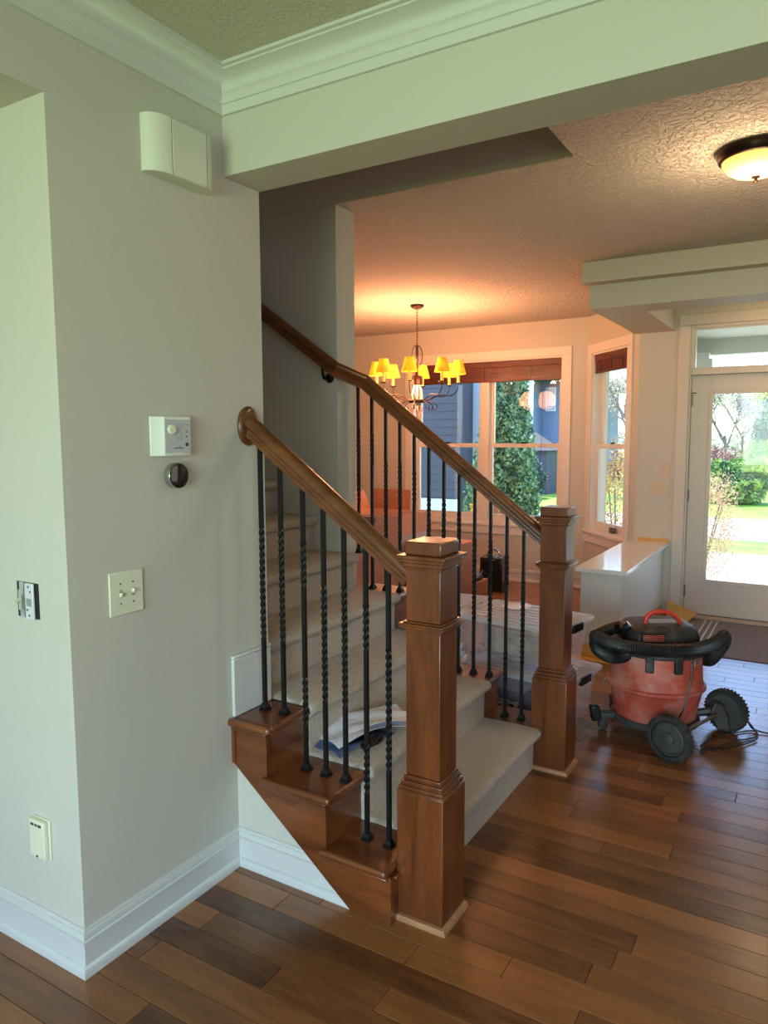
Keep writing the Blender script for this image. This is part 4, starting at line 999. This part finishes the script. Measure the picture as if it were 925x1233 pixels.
obj('shaft', box(-.13, .13, -.13, .13, 0, 2.53), WHITE, pc); obj('capital', box(-.17, .17, -.17, .17, 2.36, 2.46), WHITE, pc)
SID = mat('blue_siding', srgb(112, 130, 158), .7); SIDP = mat('lit_siding', srgb(206, 220, 238), .7); SIDD = mat('shaded_siding', srgb(70, 74, 86), .8, noise=(2, .06)); ROOF = mat('shingle_roof', srgb(74, 74, 80), .9)  # garage siding in two tones: light and shade put into the colour
# own garage wing, left of the window view
def siding(parent, x0, x1, y, z0, z1, m, step=.13, face=-1):
    bm = bmesh.new(); z = z0
    while z < z1-.01:
        q = [(x0, y, z), (x1, y, z), (x1, y-.014, z), (x0, y-.014, z)]
        prism([(y, z), (y-.010, z), (y-.002, min(z+step, z1)), (y, min(z+step, z1))], 'x', x0, x1, bm); z += step
    o = obj('siding', bm, m, parent); o['kind'] = 'stuff'; return o
gw = thing('garage_wing', 'blue grey sided garage wing filling the left window pane', 'building', (0, 0, 0))
obj('wall', box(-12, -5.13, 11.0, 13, GZ, 4.2), SIDD, gw); siding(gw, -12, -5.13, 11.0, .55, 4.2, SIDD)
obj('side_wall', box(-5.129, -4.45, 11.5, 12.6, GZ, 4.2), SIDP, gw); siding(gw, -5.12, -4.45, 11.5, .40, 4.2, SIDP)
obj('foundation', box(-12, -5.11, 10.94, 10.979, GZ, .52), CONC, gw); obj('foundation', box(-5.11, -4.45, 11.44, 11.479, GZ, .40), CONC, gw)
fr = obj('window_frame', box(-4.86, -4.62, 11.44, 11.478, 1.75, 2.35), WHITE, gw); obj('pane', box(-4.83, -4.65, 11.43, 11.44, 1.78, 2.32), mat('dull_pane', srgb(160, 170, 186), .2), fr)
obj('roof', box(-12.4, -4.3, 10.6, 13.4, 4.2, 4.4), ROOF, gw)
hb = thing('neighbour_house', 'blue sided neighbour house beyond the evergreen', 'house', (0, 0, 0))
obj('wall', box(-15, -9.35, 26, 36, GZ, 3.9), SID, hb); siding(hb, -15, -9.35, 26, GZ, 3.9, SID, .2)
obj('wall', box(-9.349, -8.45, 27.2, 36, GZ, 3.7), SID, hb); siding(hb, -9.349, -8.45, 27.2, GZ, 3.7, SID, .2)
obj('roof', prism([(-15.6, 3.85), (-8.0, 3.6), (-8.0, 3.75), (-11.5, 6.6), (-15.6, 4.1)], 'y', 25.5, 36.5), ROOF, hb)
wf = obj('window_frame', box(-9.1, -8.7, 27.12, 27.16, 2.5, 3.4), WHITE, hb); obj('pane', box(-9.05, -8.75, 27.1, 27.12, 2.55, 3.35), mat('pane_pale', srgb(150, 160, 176), .2), wf)
gs = thing('garden_shed', 'low dark hipped roof shelter before the neighbour house', 'shed', (-8.7, 24, GZ))
obj('walls', box(-1.0, 1.0, -.8, .8, 0, 1.45), SIDD, gs)
bm = bmesh.new(); q = [bm.verts.new(p) for p in ((-1.2, -1, 1.45), (1.2, -1, 1.45), (1.2, 1, 1.45), (-1.2, 1, 1.45), (-.3, 0, 2.05), (.3, 0, 2.05))]
for f in ((0, 1, 5, 4), (1, 2, 5), (2, 3, 4, 5), (3, 0, 4), (3, 2, 1, 0)): bm.faces.new([q[i] for i in f])
obj('roof', bm, ROOF, gs)

def quads(bm, pts, size, rn, flat=0):
    for p in pts:
        a = Vector((rn.gauss(0, 1), rn.gauss(0, 1), rn.gauss(0, 1)+flat)).normalized(); u = a.orthogonal().normalized(); u.rotate(Matrix.Rotation(rn.random()*6.3, 3, a)); v = a.cross(u)
        s = size*rn.uniform(.6, 1.3); u = u*s; v = v*s*.5
        bm.faces.new([bm.verts.new(p+q) for q in (-u, -v, u, v)])
def bush(name, label, cat, loc, rx, ry, rz_, n, size, m, seed, core=None, kind='ball', grp=None):
    rn = random.Random(seed); t = thing(name, label, cat, loc, 0, grp); bm = bmesh.new(); pts = []
    for _ in range(n):
        if kind == 'cone':
            h = 1-math.sqrt(rn.random())*.995 if rn.random() < .45 else rn.random(); th = rn.random()*2*PI
            prof_ = (1-h)**.55*(.9+.1*math.sin(h*9)); rr = prof_*rn.uniform(.66, 1.04)*(1+.10*math.sin(th*5+h*13)+.06*math.sin(th*9-h*21))
            pts.append(Vector((rx*rr*math.cos(th), ry*rr*math.sin(th), h*rz_)))
        else:
            d = Vector((rn.gauss(0, 1), rn.gauss(0, 1), rn.gauss(0, 1))).normalized(); r_ = rn.uniform(.55 if core is None else .82, 1.0)*(1+.16*math.sin(d.x*6+seed)*math.sin(d.y*5)+.1*math.sin(d.z*9+seed))
            pts.append(Vector((d.x*rx*r_, d.y*ry*r_, rz_/2+d.z*rz_/2*r_)))
    quads(bm, pts, size, rn); f = obj('foliage', bm, m, t); f['kind'] = 'stuff'
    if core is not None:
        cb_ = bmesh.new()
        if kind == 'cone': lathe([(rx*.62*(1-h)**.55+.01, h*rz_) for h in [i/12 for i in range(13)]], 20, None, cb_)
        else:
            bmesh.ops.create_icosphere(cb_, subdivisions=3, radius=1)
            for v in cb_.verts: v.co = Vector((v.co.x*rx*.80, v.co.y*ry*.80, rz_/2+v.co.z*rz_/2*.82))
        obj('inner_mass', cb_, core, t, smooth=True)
    sb = bmesh.new()
    for k in range(5): a = k*1.3+seed; tube([(0, 0, -.02), (rx*.25*math.cos(a), ry*.25*math.sin(a), rz_*.3), (rx*.6*math.cos(a), ry*.6*math.sin(a), rz_*.7)], .012, 4, sb)
    obj('stems', sb, BARK, t)
    return t
BARK = mat('bark', srgb(136, 122, 114), .9)
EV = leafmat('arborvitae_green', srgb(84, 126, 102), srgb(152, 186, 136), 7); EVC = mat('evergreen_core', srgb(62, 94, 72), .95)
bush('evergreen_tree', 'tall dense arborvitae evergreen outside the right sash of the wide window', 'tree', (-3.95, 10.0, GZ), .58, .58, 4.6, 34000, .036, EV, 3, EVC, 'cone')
OR = leafmat('barberry_orange', srgb(196, 120, 60), srgb(224, 206, 120), 9)
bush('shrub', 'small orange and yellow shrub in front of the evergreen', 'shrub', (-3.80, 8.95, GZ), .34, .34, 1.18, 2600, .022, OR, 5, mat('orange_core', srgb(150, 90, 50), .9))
bush('shrub', 'low pink flowering shrub right of the evergreen base', 'shrub', (-3.6, 12.6, GZ), .40, .35, .9, 1400, .03, leafmat('pink_bloom', srgb(190, 150, 140), srgb(226, 214, 200), 8), 6, None)
tag(obj('garden_rock', (lambda b_: (bmesh.ops.create_icosphere(b_, subdivisions=3, radius=.34), [setattr(v, 'co', Vector((v.co.x*1.2, v.co.y, v.co.z*.62+.12+.04*math.sin(v.co.x*17)))) for v in b_.verts], b_)[2])(bmesh.new()), mat('rock', srgb(184, 162, 150), .9, noise=(6, .3)), None, smooth=True), 'rounded garden boulder on the lawn', 'rock').location = (-5.05, 13.9, GZ)
PK = leafmat('pink_yellow_leaves', srgb(210, 172, 156), srgb(224, 208, 150), 7)
bush('shrub', 'loose pink and yellow budding shrub beside the porch, seen at the door glass left', 'shrub', (-1.26, 9.75, GZ), .50, .46, 1.55, 12000, .014, PK, 8, None)
bush('shrub', 'yellow and rust budding shrub outside the narrow window', 'shrub', (-2.15, 9.3, GZ), .42, .4, 1.85, 4600, .020, leafmat('yellow_rust', srgb(190, 130, 96), srgb(214, 206, 110), 7), 11, None)
GB = leafmat('boxwood', srgb(52, 100, 74), srgb(150, 178, 84), 3)
bush('shrub', 'large rounded green bush beyond the road in the door glass', 'shrub', (-2.05, 22.8, GZ), .90, .8, 1.25, 6500, .06, GB, 14, mat('green_core', srgb(36, 70, 52), .95))
bush('shrub', 'second green bush at the right edge of the door glass', 'shrub', (.6, 26, GZ), 1.1, .9, 1.5, 5000, .07, GB, 15, mat('green_core2', srgb(40, 74, 50), .95))
HB = leafmat('brick_shrub', srgb(126, 84, 78), srgb(176, 134, 122), 2)
for i, x in enumerate((-6.0, -3.4, -.8, 1.8)): bush('shrub', ['reddish leafless shrub far left behind the bush', 'reddish shrub directly behind the rounded bush', 'reddish shrub right of the rounded bush', 'rightmost reddish shrub beyond the road'][i], 'shrub', (x, 28.5, GZ), 1.2, .7, 1.4+.2*(i % 2), 3200, .055, HB, 20+i, None, grp='reddish shrubs beyond the road')
DH = leafmat('dark_hedge', srgb(54, 74, 80), srgb(86, 108, 96), 3)
for i, x in enumerate((-10.2, -9.0, -7.8)): bush('shrub', ['left hedge clump before the neighbour house', 'middle hedge clump before the neighbour house', 'right hedge clump before the neighbour house'][i], 'shrub', (x, 21.8, GZ), .55, .5, 1.2, 2600, .05, DH, 30+i, mat('hedge_core', srgb(40, 54, 58), .95), grp='dark hedge clumps')
def tree(label, loc, h, seed, m, n, size, spread=1.0, lev=4, bark=None, grp=None):
    rn = random.Random(seed); t = thing('bare_tree', label, 'tree', loc, 0, grp); bm = bmesh.new(); tips = []
    def br(p, d, L, r_, lv):
        q = p+d*L; tube([p, p.lerp(q, .5)+Vector((rn.uniform(-1, 1), rn.uniform(-1, 1), 0))*L*.05, q], lambda i, n_: r_*(1-.35*i/2), 4, bm, cap=False)
        tips.append(q)
        if lv:
            for _ in range(3 if lv > 1 else 4):
                dd = (d+Vector((rn.uniform(-1, 1), rn.uniform(-1, 1), rn.uniform(-.25, .7)))*.75*spread).normalized(); br(p.lerp(q, rn.uniform(.55, 1)), dd, L*rn.uniform(.55, .78), r_*.6, lv-1)
    br(Vector((0, 0, -.05)), Vector((0, 0, 1)), h*.34, h*.016, lev)
    obj('branches', bm, bark or BARK, t)
    lb = bmesh.new(); pts = [rn.choice(tips)+Vector((rn.gauss(0, 1), rn.gauss(0, 1), rn.gauss(0, 1)))*h*.035 for _ in range(n)]
    quads(lb, pts, size, rn); o = obj('foliage', lb, m, t); o['kind'] = 'stuff'
BL = leafmat('pale_buds', srgb(196, 176, 172), srgb(226, 220, 196), 1.5); YG = leafmat('yellow_green', srgb(170, 180, 80), srgb(214, 214, 130), 1)
GT = 'trees beyond the road'
tree('bare budding tree nearest the left edge of the door glass', (-3.3, 31.5, GZ), 5.8, 2, BL, 9000, .045, grp=GT)
tree('pale budding tree rising above the rounded bush', (-6.2, 33.5, GZ), 6.4, 3, BL, 9000, .06, grp=GT)
tree('yellow green leafing tree in the middle of the door glass', (-3.1, 36.5, GZ), 6.2, 5, YG, 6000, .06, grp=GT)
tree('second yellow green tree toward the right of the door glass', (-.2, 39, GZ), 6.6, 6, YG, 6000, .065, grp=GT)
tree('pale budding tree showing through the narrow window', (-5.0, 24, GZ), 6.0, 9, BL, 9000, .04, grp=GT)
tree('pale tree beside the neighbour house', (-6.9, 40, GZ), 7, 10, leafmat('pale_yellow', srgb(206, 196, 140), srgb(228, 222, 190), 1), 5000, .06, grp=GT)
bush('evergreen_tree', 'conical blue green conifer beyond the road at the right of the door glass', 'tree', (-1.95, 33.5, GZ), 1.1, 1.1, 3.4, 6000, .07, leafmat('spruce', srgb(112, 138, 112), srgb(168, 184, 140), 2), 41, mat('spruce_core', srgb(110, 128, 104), .95), 'cone')
# distant wood line
TL = leafmat('distant_wood', srgb(150, 148, 132), srgb(200, 196, 168), .3)
rn = random.Random(77); bm = bmesh.new(); pts = []
for _ in range(26000):
    x = rn.uniform(-55, 40); hh = 2.2+.8*math.sin(x*.5)+.5*math.sin(x*1.3+1); pts.append(Vector((x, 60+rn.uniform(-3, 3), GZ+rn.random()**1.3*hh)))
quads(bm, pts, .20, rn); tag(obj('distant_tree_line', bm, TL), 'hazy line of distant woods on the horizon', 'trees', kind='stuff')
